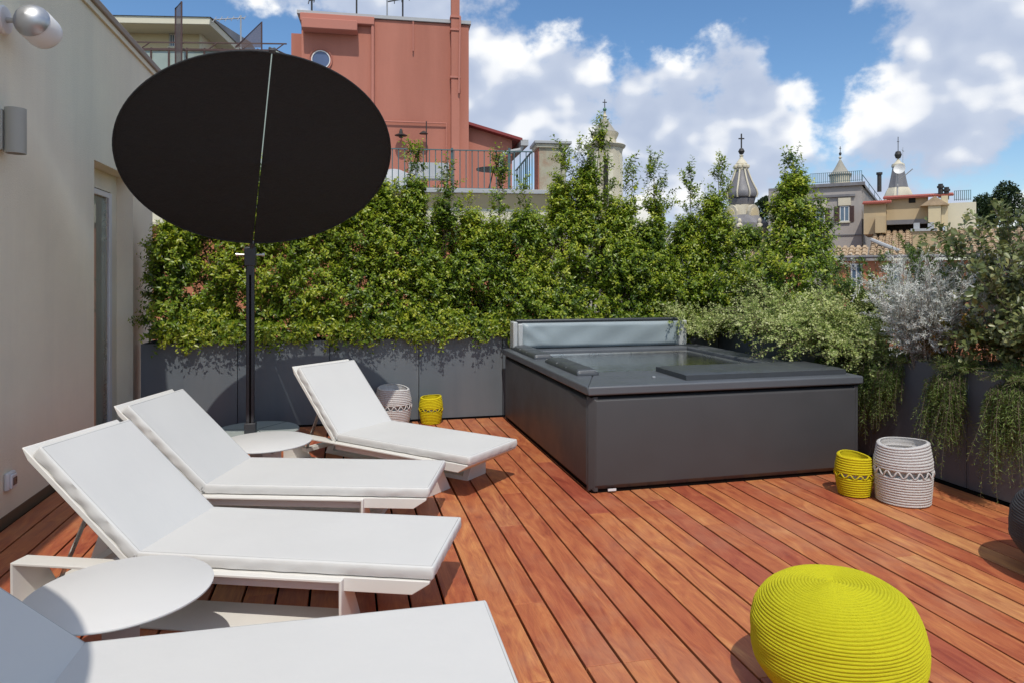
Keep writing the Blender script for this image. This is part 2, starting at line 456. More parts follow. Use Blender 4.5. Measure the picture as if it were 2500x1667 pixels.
# ================================================================== left wall
def build_wall():
    w = bpy.data.objects.new('house_wall', None); COL.objects.link(w)
    tag(w, 'cream stucco side wall with tall recessed glass door along the deck', 'wall')
    X, X2 = -2.0, -2.6
    n0, n1, top, ztop, dep = 6.285, 7.355, 2.463, 3.72, .145
    # wall panels round the door niche, subdivided by the niche itself
    b = MB()
    b.box(X2, X, -3.0, n0, .055, ztop)
    b.box(X2, X, n1, 8.05, .055, ztop)
    b.box(X2, X, n0, n1, top, ztop)
    b.build('wall', M['stucco'], w)
    MB().box(X2, X - dep - .06, n0, n1, 0.0, top).build('niche_back', M['stucco'], w)
    MB().box(X - .02, X + .004, -3.0, n0, -.02, .055).build('skirting', M['skirt'], w)
    # coping: stone cap and the brown roof edge
    c = MB(); c.prism([(X - .62, ztop), (X + .045, ztop), (X + .05, ztop + .055), (X - .62, ztop + .14)], 'y', -3.0, 8.35); c.build('coping', M['coping'], w, bevel=.008)
    MB().box(X - .02, X + .022, -3.0, 8.3, ztop - .05, ztop - .002).build('roof_edge', M['stucco'], w)
    # door: casing, sliding frame, glass
    xd = X - dep
    d = MB()
    d.box(xd - .05, xd, n0, n1, top - .17, top - .001); d.box(xd - .05, xd, n1 - .17, n1 - .002, .0, top - .17)
    d.box(xd - .05, xd - .012, n0 + .002, n0 + .03, 0, top - .17)
    dc = d.build('door_casing', M['stucco'], w)
    zt = top - .18
    f = MB()
    f.box(xd - .045, xd + .012, n0 + .032, n0 + .14, .0, zt); f.box(xd - .045, xd + .012, n1 - .245, n1 - .175, .0, zt)
    f.box(xd - .045, xd + .008, n0 + .14, n1 - .245, zt - .05, zt); f.box(xd - .045, xd + .008, n0 + .14, n1 - .245, 0, .07)
    fr = f.build('door_frame', M['frame_white'], dc, bevel=.004)
    g = MB(); g.box(xd - .03, xd - .018, n0 + .14, n1 - .245, .07, zt - .05); g.build('pane', M['door_glass'], dc)
    t = MB(); t.box(xd - .018, xd + .002, n1 - .30, n1 - .285, .07, zt - .05); t.box(xd - .018, xd - .002, n1 - .27, n1 - .262, .07, zt - .05); t.build('track', M['steel'], dc)
build_wall()

def wall_lamps():
    # adjustable spotlight: wall disc, arm, white cylinder head with silver dome
    X = -2.0
    c = at_X(2, 46, X)
    t = thing('wall_spotlight', 'silver-domed round wall spotlight high on the cream wall', 'lamp', (X, c.y, c.z))
    MX = Matrix.Rotation(R(90), 4, 'Y')
    def lathe_x(prof, n=32, T=Matrix()):
        b = MB(); b.lathe(prof, n); b.v = [tuple(T @ (MX @ Vector(p))) for p in b.v]; return b
    lathe_x([(.0, 0), (.085, 0), (.085, .022), (.078, .030), (0, .030)]).build('wall_plate', M['lamp_white'], t, smooth=30)
    MB().tube([(.03, 0, 0), (.16, -.01, 0)], .016, 12).build('arm', M['steel'], t, smooth=40)
    # head axis: silver cap faces the camera and up, white drum goes away and down
    ax = Vector((.12, .66, -.17)).normalized()
    T = Matrix.Translation(Vector((.172, -.03, .0))) @ ax.to_track_quat('Z', 'Y').to_matrix().to_4x4()
    b = MB(); b.lathe([(r * 1.22, z * 1.15) for r, z in [(0, -.062), (.03, -.058), (.058, -.044), (.076, -.022), (.083, -.002), (.084, .008), (.080, .010), (0, .010)]], 40); b.v = [tuple(T @ Vector(p)) for p in b.v]
    b.build('dome', M['silver'], t, smooth=50)
    b = MB(); b.lathe([(r * 1.22, z * 1.05) for r, z in [(0, .012), (.081, .012), (.085, .018), (.085, .12), (.080, .145), (.066, .162), (.055, .166), (0, .160)]], 40); b.v = [tuple(T @ Vector(p)) for p in b.v]
    b.build('drum', M['lamp_white'], t, smooth=50)
    c = at_X(-2, 300, X)
    t = thing('wall_cylinder_lamp', 'grey-beige cylinder up-and-down lamp on the cream wall', 'lamp', (X, c.y, c.z))
    b = MB(); b.lathe([(.050, -.135), (.056, -.135), (.056, .135), (.050, .135), (.050, .10), (0, .10), (0, -.10), (.050, -.10), (.050, -.135)], 36, c=(.085, 0, 0), cap=False)
    b.build('cylinder', M['lamp_grey'], t, smooth=40)
    MB().box(0, .035, -.05, .05, -.12, .12).build('bracket', M['lamp_grey'], t, bevel=.004)
    c = at_X(16, 1103, X)
    t = thing('wall_socket', 'small white weatherproof socket low on the cream wall', 'socket', (X, c.y, c.z))
    MB().box(0, .03, -.05, .05, -.055, .055).build('housing', M['plastic_white'], t, bevel=.012, seg=3)
    MB().box(.028, .042, -.038, .038, -.045, .04).build('lid', M['plastic_white'], t, bevel=.008)
    MB().box(.0415, .046, -.024, .024, -.026, .022).build('flap_window', M['plastic_dark'], t, bevel=.003)
wall_lamps()

# ================================================================== planters
PLX = [-1.888, -1.020, -.1425, .760, 1.662, 2.56, 3.45, 4.25]
PY0, PY1, PH = 7.17, 7.62, .858
def planter_box(x0, x1, y0, y1, label, group):
    t = thing('planter_box', label, 'planter', ((x0 + x1) / 2, (y0 + y1) / 2, 0), 0, group)
    a, b = (x1 - x0) / 2 - .003, (y1 - y0) / 2 - .003
    m = MB(); th = .012; z0 = .014
    m.box(-a, a, -b, -b + th, z0, PH); m.box(-a, a, b - th, b, z0, PH); m.box(-a, -a + th, -b + th, b - th, z0, PH); m.box(a - th, a, -b + th, b - th, z0, PH)
    lip = .03
    m.box(-a + th, a - th, -b + th, -b + lip, PH - .006, PH - .001); m.box(-a + th, a - th, b - lip, b - th, PH - .006, PH - .001)
    m.build('shell', M['planter'], t, bevel=.003)
    MB().box(-a + .03, a - .03, -b + .03, b - .03, 0, z0 + .02).build('plinth', M['underdeck'], t)
    s = MB(); n = 7
    vs = [(-a + th + (2 * a - 2 * th) * i / n, -b + th + (2 * b - 2 * th) * j / 3, PH - .05 + random.uniform(-.015, .015)) for j in range(4) for i in range(n + 1)]
    s.add(vs, [(j * (n + 1) + i, j * (n + 1) + i + 1, (j + 1) * (n + 1) + i + 1, (j + 1) * (n + 1) + i) for j in range(3) for i in range(n)])
    s.build('soil', M['soil'], t)
    return t
names = ['at the foot of the cream wall', 'directly behind the black umbrella pole', 'behind the farthest sun lounger', 'behind the small far yellow basket, left of the tub']
for i in range(len(PLX) - 1):
    lb = 'slate-grey metal planter box ' + (names[i] if i < 4 else ['behind the left end of the hot tub', 'behind the middle of the hot tub', 'behind the right end of the hot tub'][i - 4])
    planter_box(PLX[i], PLX[i + 1], PY0, PY1, lb, 'planters along the back of the terrace')
RX0, RX1 = 4.255, 4.78
RY = [7.62, 6.60, 5.70, 4.80, 3.905, 3.02, 2.12, 1.2]
rl = ['in the back right corner of the terrace', 'beside the back of the hot tub under the small tree', 'beside the hot tub under the variegated shrub', 'behind the yellow and white baskets, right of the tub',
      'behind the charcoal pouf at the right edge', 'on the right side, nearer than the charcoal pouf', 'nearest the viewer on the right side']
for i in range(len(RY) - 1):
    planter_box(RX0, RX1, RY[i + 1], RY[i], 'dark grey metal planter box ' + rl[i], 'planters along the right of the terrace')

# ================================================================== hot tub
def build_tub():
    X0, X1, Y0, Y1, H = 1.640, 3.855, 4.446, 7.02, .745
    t = thing('hot_tub', 'large square dark grey hot tub full of clear water', 'hot tub', (X0, Y0, 0))
    w, l = X1 - X0, Y1 - Y0
    zb, zt = .012, H - .075
    def panel(nm, axis, a, b, pos, out):
        """raised field with a bevelled margin, like a cladding panel"""
        m = MB(); e = .050; k = .042
        o = [(a, zb), (b, zb), (b, zt), (a, zt)]; i = [(a + e, zb + e * .9), (b - e, zb + e * .9), (b - e, zt - e * .55), (a + e, zt - e * .55)]
        # margin slopes outwards to the raised field
        def P(p, d):
            return (p[0], pos + out * d, p[1]) if axis == 'x' else (pos + out * d, p[0], p[1])
        vs = [P(p, 0) for p in o] + [P(p, k) for p in i] + [P(p, -.03) for p in o]
        fs = [(4, 5, 6, 7)] + [(q, (q + 1) % 4, 4 + (q + 1) % 4, 4 + q) for q in range(4)] + [(q, 8 + q, 8 + (q + 1) % 4, (q + 1) % 4) for q in range(4)] + [(11, 10, 9, 8)]
        m.add(vs, fs); return m.build(nm, M['tub'], t, bevel=.004)
    panel('front_panel', 'x', .008, w - .006, .042, -1)
    panel('side_panel', 'y', .012, l - .006, .042, -1)
    panel('side_panel', 'y', .010, l - .006, w - .024, 1)
    panel('back_panel', 'x', .008, w - .006, l - .024, 1)
    MB().box(.03, w - .03, .03, l - .03, .0, .03).build('plinth', M['underdeck'], t)
    MB().box(.012, w - .012, .012, l - .012, zt + .002, zt + .014).build('shadow_gap', M['underdeck'], t)
    # rim: frame with opening
    ox0, ox1, oy0, oy1 = .285, 1.965, .665, 2.275
    r = MB(); z0, z1 = zt + .012, H
    out = [(-.012, -.012), (w + .012, -.012), (w + .012, l + .012), (-.012, l + .012)]
    inn = [(ox0, oy0), (ox1, oy0), (ox1, oy1), (ox0, oy1)]
    for q in range(4):
        a, b = out[q], out[(q + 1) % 4]; c, d = inn[(q + 1) % 4], inn[q]
        vs = [(p[0], p[1], z1) for p in (a, b, c, d)] + [(p[0], p[1], z0) for p in (a, b, c, d)]
        mm = MB(); mm.add(vs, [(0, 1, 2, 3), (7, 6, 5, 4), (0, 4, 5, 1), (2, 6, 7, 3), (1, 5, 6, 2), (3, 7, 4, 0)])
        mm.build('rim', M['tub_rim'], t, bevel=.012, seg=3)
    # basin
    zw, zf = .700, .22
    b = MB(); tk = .02
    b.box(ox0 - tk, ox0, oy0 - tk, oy1 + tk, zf, z0 - .001); b.box(ox1, ox1 + tk, oy0 - tk, oy1 + tk, zf, z0 - .001)
    b.box(ox0, ox1, oy0 - tk, oy0, zf, z0 - .001); b.box(ox0, ox1, oy1, oy1 + tk, zf, z0 - .001)
    b.box(ox0 - tk, ox1 + tk, oy0 - tk, oy1 + tk, zf - tk, zf); b.build('basin', M['basin'], t)
    bb = MB(); bb.box(ox0 + .001, ox0 + .45, oy0 + .001, oy1 - .001, zf + .001, .50); bb.box(ox0 + .45, ox1 - .001, oy1 - .5, oy1 - .001, zf + .001, .46)
    bb.build('bench', M['basin'], t, bevel=.03)
    bs = MB(); bs.box(ox0 + .0005, ox1 - .0005, oy1 - .012, oy1 - .0005, zw - .002, zw + .010); bs.box(ox1 - .012, ox1 - .0005, oy0 + .0005, oy1 - .012, zw - .002, zw + .010); bs.build('overflow_strip', M['steel'], t)
    # water
    m, n, lk, p = newmat('water')
    tcx = n.new('ShaderNodeTexCoord')
    nz = noise(n, lk, stretch(n, lk, tcx.outputs['Object'], (1, 2.2, 1)), 14, 4, .55, .6)
    bp = n.new('ShaderNodeBump'); bp.inputs['Strength'].default_value = .35; bp.inputs['Distance'].default_value = .012; lk.new(nz.outputs['Fac'], bp.inputs['Height'])
    gl = n.new('ShaderNodeBsdfGlossy'); gl.inputs['Roughness'].default_value = .03; lk.new(bp.outputs[0], gl.inputs['Normal'])
    trn = n.new('ShaderNodeBsdfTransparent'); trn.inputs['Color'].default_value = (.80, .95, .93, 1)
    fr = n.new('ShaderNodeFresnel'); fr.inputs['IOR'].default_value = 1.33; lk.new(bp.outputs[0], fr.inputs['Normal'])
    ms = n.new('ShaderNodeMixShader'); lk.new(fr.outputs[0], ms.inputs[0]); lk.new(trn.outputs[0], ms.inputs[1]); lk.new(gl.outputs[0], ms.inputs[2])
    lk.new(ms.outputs[0], n['Material Output'].inputs['Surface'])
    g = MB(); g.add([(ox0, oy0, zw), (ox1, oy0, zw), (ox1, oy1, zw), (ox0, oy1, zw)], [(0, 1, 2, 3)]); g.build('water', m, t)
    MB().lathe([(0, 0), (.014, 0), (.016, .006), (.010, .012), (0, .013)], 16, c=(.62, .28, H)).build('air_button', M['steel'], t, smooth=40)
    # white tag at the foot of the front panel
    MB().box(.14, .20, -.004, .004, .015, .03).build('badge', M['plastic_white'], t)
    def pad(nm, lab, x0, x1, y0, y1, z, th, mat, stitch, axis):
        o = thing(nm, lab, 'headrest' if 'headrest' in nm else 'tub cover', (X0 + (x0 + x1) / 2, Y0 + (y0 + y1) / 2, z))
        a, b_ = (x1 - x0) / 2, (y1 - y0) / 2
        m = MB(); nx, ny = (10, 44) if axis == 'y' else (44, 12)
        def zz(u, v):
            e = min(1, (1 - abs(u)) / .18) if axis == 'x' and False else min(1, (1 - abs(u)) / .35); f = min(1, (1 - abs(v)) / (.10 if axis == 'y' else .12))
            if axis == 'x': e = min(1, (1 - abs(u)) / .018); f = min(1, (1 - abs(v)) / .07)
            k = (1 - (1 - e) ** 2.2) * (1 - (1 - f) ** 2.2)
            s = 1.0
            for q in stitch:
                c = v if axis == 'y' else u
                s -= .38 * math.exp(-((c - q) / .025) ** 2)
            return th * ((.78 + .22 * k * s) if axis == 'x' else (.42 + .58 * k * s))
        vs = []
        for j in range(ny + 1):
            for i in range(nx + 1):
                u, v = -1 + 2 * i / nx, -1 + 2 * j / ny
                vs.append((a * u, b_ * v, zz(u, v) + random.uniform(-.0006, .0006)))
        base = len(vs)
        vs += [(p[0], p[1], 0) for p in vs]
        fs = []
        idx = lambda i, j: j * (nx + 1) + i
        for j in range(ny):
            for i in range(nx): fs.append((idx(i, j), idx(i + 1, j), idx(i + 1, j + 1), idx(i, j + 1)))
        ring = [idx(i, 0) for i in range(nx)] + [idx(nx, j) for j in range(ny)] + [idx(i, ny) for i in range(nx, 0, -1)] + [idx(0, j) for j in range(ny, 0, -1)]
        for q in range(len(ring)):
            r0, r1 = ring[q], ring[(q + 1) % len(ring)]; fs.append((r1, r0, base + r0, base + r1))
        m.add(vs, fs)
        m.build('pad', mat, o, smooth=55)
        st = MB()
        for q in stitch:
            if axis == 'y': st.tube([(a * u, b_ * q, zz(u, q) + .0012) for u in np.linspace(-.92, .92, 10)], .0016, 5)
        if axis == 'y':
            for q in (-.97, .97): st.tube([(a * u, b_ * q, zz(u, q) + .0012) for u in np.linspace(-.9, .9, 10)], .0016, 5)
        if st.v: st.build('stitching', M['vinyl_pale'], o)
        return o
    pad('headrest_pad', 'black padded headrest at the far end of the hot tub left rim', .06, .235, 1.60, 2.50, H + .001, .045, M['vinyl'], [-.30, .28], 'y')
    pad('headrest_pad', 'black padded headrest at the near end of the hot tub left rim', .09, .265, .50, 1.36, H + .001, .045, M['vinyl'], [-.30, .28], 'y')
    pad('folded_tub_cover', 'flat black vinyl cover panel lying on the front rim of the hot tub', .79, 2.16, .10, .60, H + .001, .046, M['vinyl'], [.90], 'x')
    # standing folded cover at the back
    c = thing('upright_tub_cover', 'grey vinyl cover standing folded along the back rim of the hot tub', 'tub cover', (X0 + .09, Y0 + 2.50, H))
    L_ = 1.95
    MB().box(-.03, .02, -.09, .06, .001, .285).build('end_strip', M['vinyl_pale'], c, bevel=.014, seg=3)
    MB().box(.025, L_, -.02, .055, .001, .292).build('core', M['vinyl'], c, bevel=.012, seg=3)
    f = MB(); nx, nz = 70, 12; rr = random.Random(3); vs = []
    for j in range(nz + 1):
        for i in range(nx + 1):
            u, v = i / nx, j / nz
            e = min(1, u / .04, (1 - u) / .04, v / .14, (1 - v) / .14)
            wv = .010 * math.sin(u * 46 + v * 9) * max(0, 1 - u / .22) + .006 * math.sin(u * 7 + v * 3.1) + .004 * math.sin(u * 23 - v * 6)
            vs.append((.075 + (L_ - .15) * u, -.022 - (.030 * min(1, e * 1.6) + wv * e), .004 + .262 * v))
    f.add(vs, [(j * (nx + 1) + i, j * (nx + 1) + i + 1, (j + 1) * (nx + 1) + i + 1, (j + 1) * (nx + 1) + i) for j in range(nz) for i in range(nx)])
    f.build('face', M['vinyl_grey'], c, smooth=80)
    MB().box(.03, .085, -.062, -.018, .001, .262).build('end_pad', M['vinyl_pale'], c, bevel=.014, seg=3)
    MB().box(L_ - .085, L_ + .012, -.062, .02, .001, .275).build('end_pad', M['vinyl_pale'], c, bevel=.014, seg=3)
    MB().box(.02, L_ - .01, -.03, .060, .276, .302).build('top_flap', M['vinyl'], c, bevel=.010)
build_tub()

# ================================================================== sun loungers
def cushion(L, Wd, T, seed, side_wr=.004):
    """upholstered slab: rounded edge, piping line, faint puckers along the sides"""
    nx, ny, ns = 40, 18, 5
    rr = random.Random(seed); ph = [rr.uniform(0, 6.28) for _ in range(6)]
    m = MB(); cr = .014
    def prof(k):   # k 0..ns : around the rounded edge, returns inset, z
        a = math.pi / 2 * k / ns
        return None
    def top(x, y):
        ex = min(x, L - x); ey = min(y + Wd / 2, Wd / 2 - y); e = max(0.0, min(ex, ey))
        drop = .0055 * (1 - min(1, e / .012)) ** 2
        return T - drop + .0018 * math.sin(x * 6 + ph[0]) * math.sin(y * 9 + ph[1]) * min(1, e / .05)
    xs = [0, .003, .008, .014] + list(np.linspace(.04, L - .04, nx)) + [L - .014, L - .008, L - .003, L]
    ys = [-Wd / 2, -Wd / 2 + .003, -Wd / 2 + .008, -Wd / 2 + .014] + list(np.linspace(-Wd / 2 + .04, Wd / 2 - .04, ny)) + [Wd / 2 - .014, Wd / 2 - .008, Wd / 2 - .003, Wd / 2]
    def corner(x, y):      # rounded plan corners
        dx = max(0, cr - x, x - (L - cr)); dy = max(0, cr - (y + Wd / 2), y - (Wd / 2 - cr))
        q = math.hypot(dx, dy)
        if q > cr and dx > 0 and dy > 0:
            f = cr / q; cx = cr if x < L / 2 else L - cr; cy = (-Wd / 2 + cr) if y < 0 else (Wd / 2 - cr)
            return cx + (x - cx) * f, cy + (y - cy) * f
        return x, y
    A, B = len(xs), len(ys)
    vs = []
    for y in ys:
        for x in xs:
            X, Y = corner(x, y); vs.append((X, Y, top(x, y)))
    idx = lambda i, j: j * A + i
    fs = [(idx(i, j), idx(i + 1, j), idx(i + 1, j + 1), idx(i, j + 1)) for j in range(B - 1) for i in range(A - 1)]
    ring = [idx(i, 0) for i in range(A - 1)] + [idx(A - 1, j) for j in range(B - 1)] + [idx(i, B - 1) for i in range(A - 1, 0, -1)] + [idx(0, j) for j in range(B - 1, 0, -1)]
    prev = ring
    for lev, zf in ((1, .62), (2, .35), (3, .06)):
        cur = []
        for q, r in enumerate(ring):
            x, y, z = vs[r]
            out = (Vector((x - L / 2, y, 0))); nx_ = Vector((0, 0, 0))
            if min(x, L - x) < .03: nx_.x = 1 if x > L / 2 else -1
            if min(y + Wd / 2, Wd / 2 - y) < .03: nx_.y = 1 if y > 0 else -1
            s = x + y * 1.7
            wv = side_wr * (.5 * math.sin(s * 31 + ph[2] + lev) + .5 * math.sin(s * 57 + ph[3] - lev * .8)) * (.4 + .6 * math.sin(s * 2.3 + ph[4]) ** 2)
            wv += (.001, .0015, -.003)[lev - 1]
            nx_ = nx_.normalized() if nx_.length else nx_
            vs.append((x + nx_.x * wv, y + nx_.y * wv, T * zf)); cur.append(len(vs) - 1)
        for q in range(len(ring)):
            fs.append((prev[(q + 1) % len(ring)], prev[q], cur[q], cur[(q + 1) % len(ring)]))
        prev = cur
    fs.append(tuple(prev))
    m.add(vs, fs); return m

def rim_seam(L, Wd, T):
    c = .011; z = T - .0006
    pts = []
    for (x0, y0, x1, y1) in ((c, -Wd / 2 + c, L - c, -Wd / 2 + c), (L - c, -Wd / 2 + c, L - c, Wd / 2 - c), (L - c, Wd / 2 - c, c, Wd / 2 - c), (c, Wd / 2 - c, c, -Wd / 2 + c)):
        for k in range(12): pts.append((x0 + (x1 - x0) * k / 12, y0 + (y1 - y0) * k / 12, z))
    return MB().tube(pts, .0014, 5, closed=True)

def loop_frame(y_out, y_top, y_bot, x0, x1, z1):
    """splayed rectangular side frame, mitred like a picture frame; foot plate deeper than the top rail"""
    o = [(x0, 0.0), (x1, 0.0), (x1, z1), (x0, z1)]
    lip = .011
    ho = [(x0 + lip, lip * .6), (x1 - lip, lip * .6), (x1 - lip, z1 - lip), (x0 + lip, z1 - lip)]
    hi = [(x0 + .075, .026), (x1 - .055, .026), (x1 - .055, z1 - .052), (x0 + .075, z1 - .052)]
    yi = lambda z: y_bot + (y_top - y_bot) * min(1, z / z1)
    vs = [(p[0], y_out, p[1]) for p in o] + [(p[0], yi(p[1]), p[1]) for p in o] + [(p[0], y_out, p[1]) for p in ho] + [(p[0], yi(p[1]), p[1]) for p in hi]
    fs = []
    for q in range(4):
        r = (q + 1) % 4
        fs += [(q, r, 4 + r, 4 + q), (q, r, 8 + r, 8 + q), (8 + q, 8 + r, 12 + r, 12 + q), (4 + q, 4 + r, 12 + r, 12 + q)]
    return MB().add(vs, fs)

def build_lounger(name, label, hx, hy, ang, back=45.0, seat_L=1.31, seed=1):
    t = thing(name, label, 'sun lounger', (hx, hy, 0), R(ang), 'white sun loungers on the deck')
    Wd, T, zs = .60, .055, .255
    # seat tray with undercut ends
    p = MB(); a = Wd / 2 + .006
    p.prism([(.0, zs - .003), (seat_L - .012, zs - .003), (seat_L - .012, zs - .014), (seat_L - .085, zs - .062), (.0, zs - .062)], 'y', -a, a)
    p.build('seat_tray', M['lounger'], t, bevel=.003)
    for s in (-1, 1):
        loop_frame(s * .338, s * .245, s * .10, -.56, .945, .250).build('side_frame', M['lounger'], t, bevel=.0025)
    c = cushion(seat_L, Wd, T, seed); c.v = [(x + .004, y, z + zs) for x, y, z in c.v]
    sc = c.build('seat_cushion', M['cushion'], t, smooth=60)
    sm = rim_seam(seat_L, Wd, T); sm.v = [(x + .004, y, z + zs) for x, y, z in sm.v]; sm.build('piping', M['seam'], sc, smooth=60)
    # backrest: tray + cushion hinged at the seat
    bl = .665
    RT = Matrix.Translation(Vector((-.006, 0, zs))) @ Matrix.Rotation(R(180), 4, 'Z') @ Matrix.Rotation(-R(back), 4, 'Y')
    b = MB(); b.prism([(.0, -.026), (bl + .0, -.026), (bl + .058, -.006), (bl + .054, -.0), (.0, -.0)], 'y', -a + .003, a - .003)
    b.v = [tuple(RT @ Vector(q)) for q in b.v]; b.build('back_tray', M['lounger'], t, bevel=.003)
    c = cushion(bl, Wd, T, seed + 50, .0055); c.v = [tuple(RT @ Vector((x + .004, y, z + .002))) for x, y, z in c.v]
    bc = c.build('back_cushion', M['cushion'], t, smooth=60)
    sm = rim_seam(bl, Wd, T); sm.v = [tuple(RT @ Vector((x + .004, y, z + .002))) for x, y, z in sm.v]; sm.build('piping', M['seam'], bc, smooth=60)
    # prop strut and tie loops at the hinge
    e = RT @ Vector((.34, 0, -.045))
    for s in (-1, 1):
        m = MB(); y = s * .21; d = Vector((-.43, 0, .12)) - Vector((e.x, 0, e.z))
        m.add([(e.x, y - .014, e.z), (e.x, y + .014, e.z), (-.43, y + .014, .13), (-.43, y - .014, .13), (e.x + .006, y - .014, e.z), (e.x + .006, y + .014, e.z), (-.424, y + .014, .13), (-.424, y - .014, .13)],
              [(0, 1, 2, 3), (7, 6, 5, 4), (0, 4, 5, 1), (1, 5, 6, 2), (2, 6, 7, 3), (3, 7, 4, 0)])
        m.build('prop_strut', M['steel'], t)
        k = MB(); k.tube([(.002, s * (Wd / 2 + .003), zs + .045), (-.012, s * (Wd / 2 + .006), zs + .028), (-.004, s * (Wd / 2 + .006), zs + .006), (.010, s * (Wd / 2 + .004), zs + .014), (.004, s * (Wd / 2 + .003), zs + .045)], .0022, 5)
        k.build('tie_loop', M['cushion'], t)
    MB().box(-.46, -.40, -.235, .235, .10, .13).build('cross_bar', M['lounger'], t, bevel=.002)
    return t
build_lounger('sun_lounger', 'white padded sun lounger nearest the hot tub, set at a slant before the yellow basket', .157, 5.574, -46.4, 47.5, 1.25, 3)
build_lounger('sun_lounger', 'white padded sun lounger second from the planters, between the two round tables', -.702, 4.525, -17.1, 44.0, 1.31, 9)
build_lounger('sun_lounger', 'white padded sun lounger behind the nearer round table with its backrest raised', -.777, 3.545, -20.6, 43.2, 1.32, 17)
build_lounger('sun_lounger', 'white padded sun lounger nearest the viewer, cut off at the bottom, backrest in shade', -.845, 2.205, -1.2, 40.0, 1.345, 23)

def side_table(label, x, y, rz):
    t = thing('side_table', label, 'side table', (x, y, 0), rz, 'round white side tables')
    MB().lathe([(0, .328), (.312, .328), (.316, .333), (.316, .338), (.312, .340), (0, .340)], 72).build('top', M['table'], t, smooth=30)
    # folded sheet base: foot plate, slanting web, top plate
    m = MB()
    m.prism([(-.17, .0), (.17, .0), (.17, .012), (.06, .012), (.06, .315), (.17, .315), (.17, .327), (-.12, .327), (-.12, .315), (-.06, .315), (-.06, .012), (-.17, .012)], 'y', -.09, .09)
    m.build('base', M['table'], t, bevel=.002)
    g = MB(); g.prism([(.06, .25), (.06, .315), (.16, .315)], 'y', -.004, .004); g.prism([(.06, .012), (.06, .09), (.16, .012)], 'y', -.004, .004); g.build('gusset', M['table'], t)
    return t
side_table('round white side table in front of the third lounger, partly in shade', -.805, 2.815, R(15))
side_table('round white side table farther away, next to the umbrella base', -.54, 5.12, R(-40))

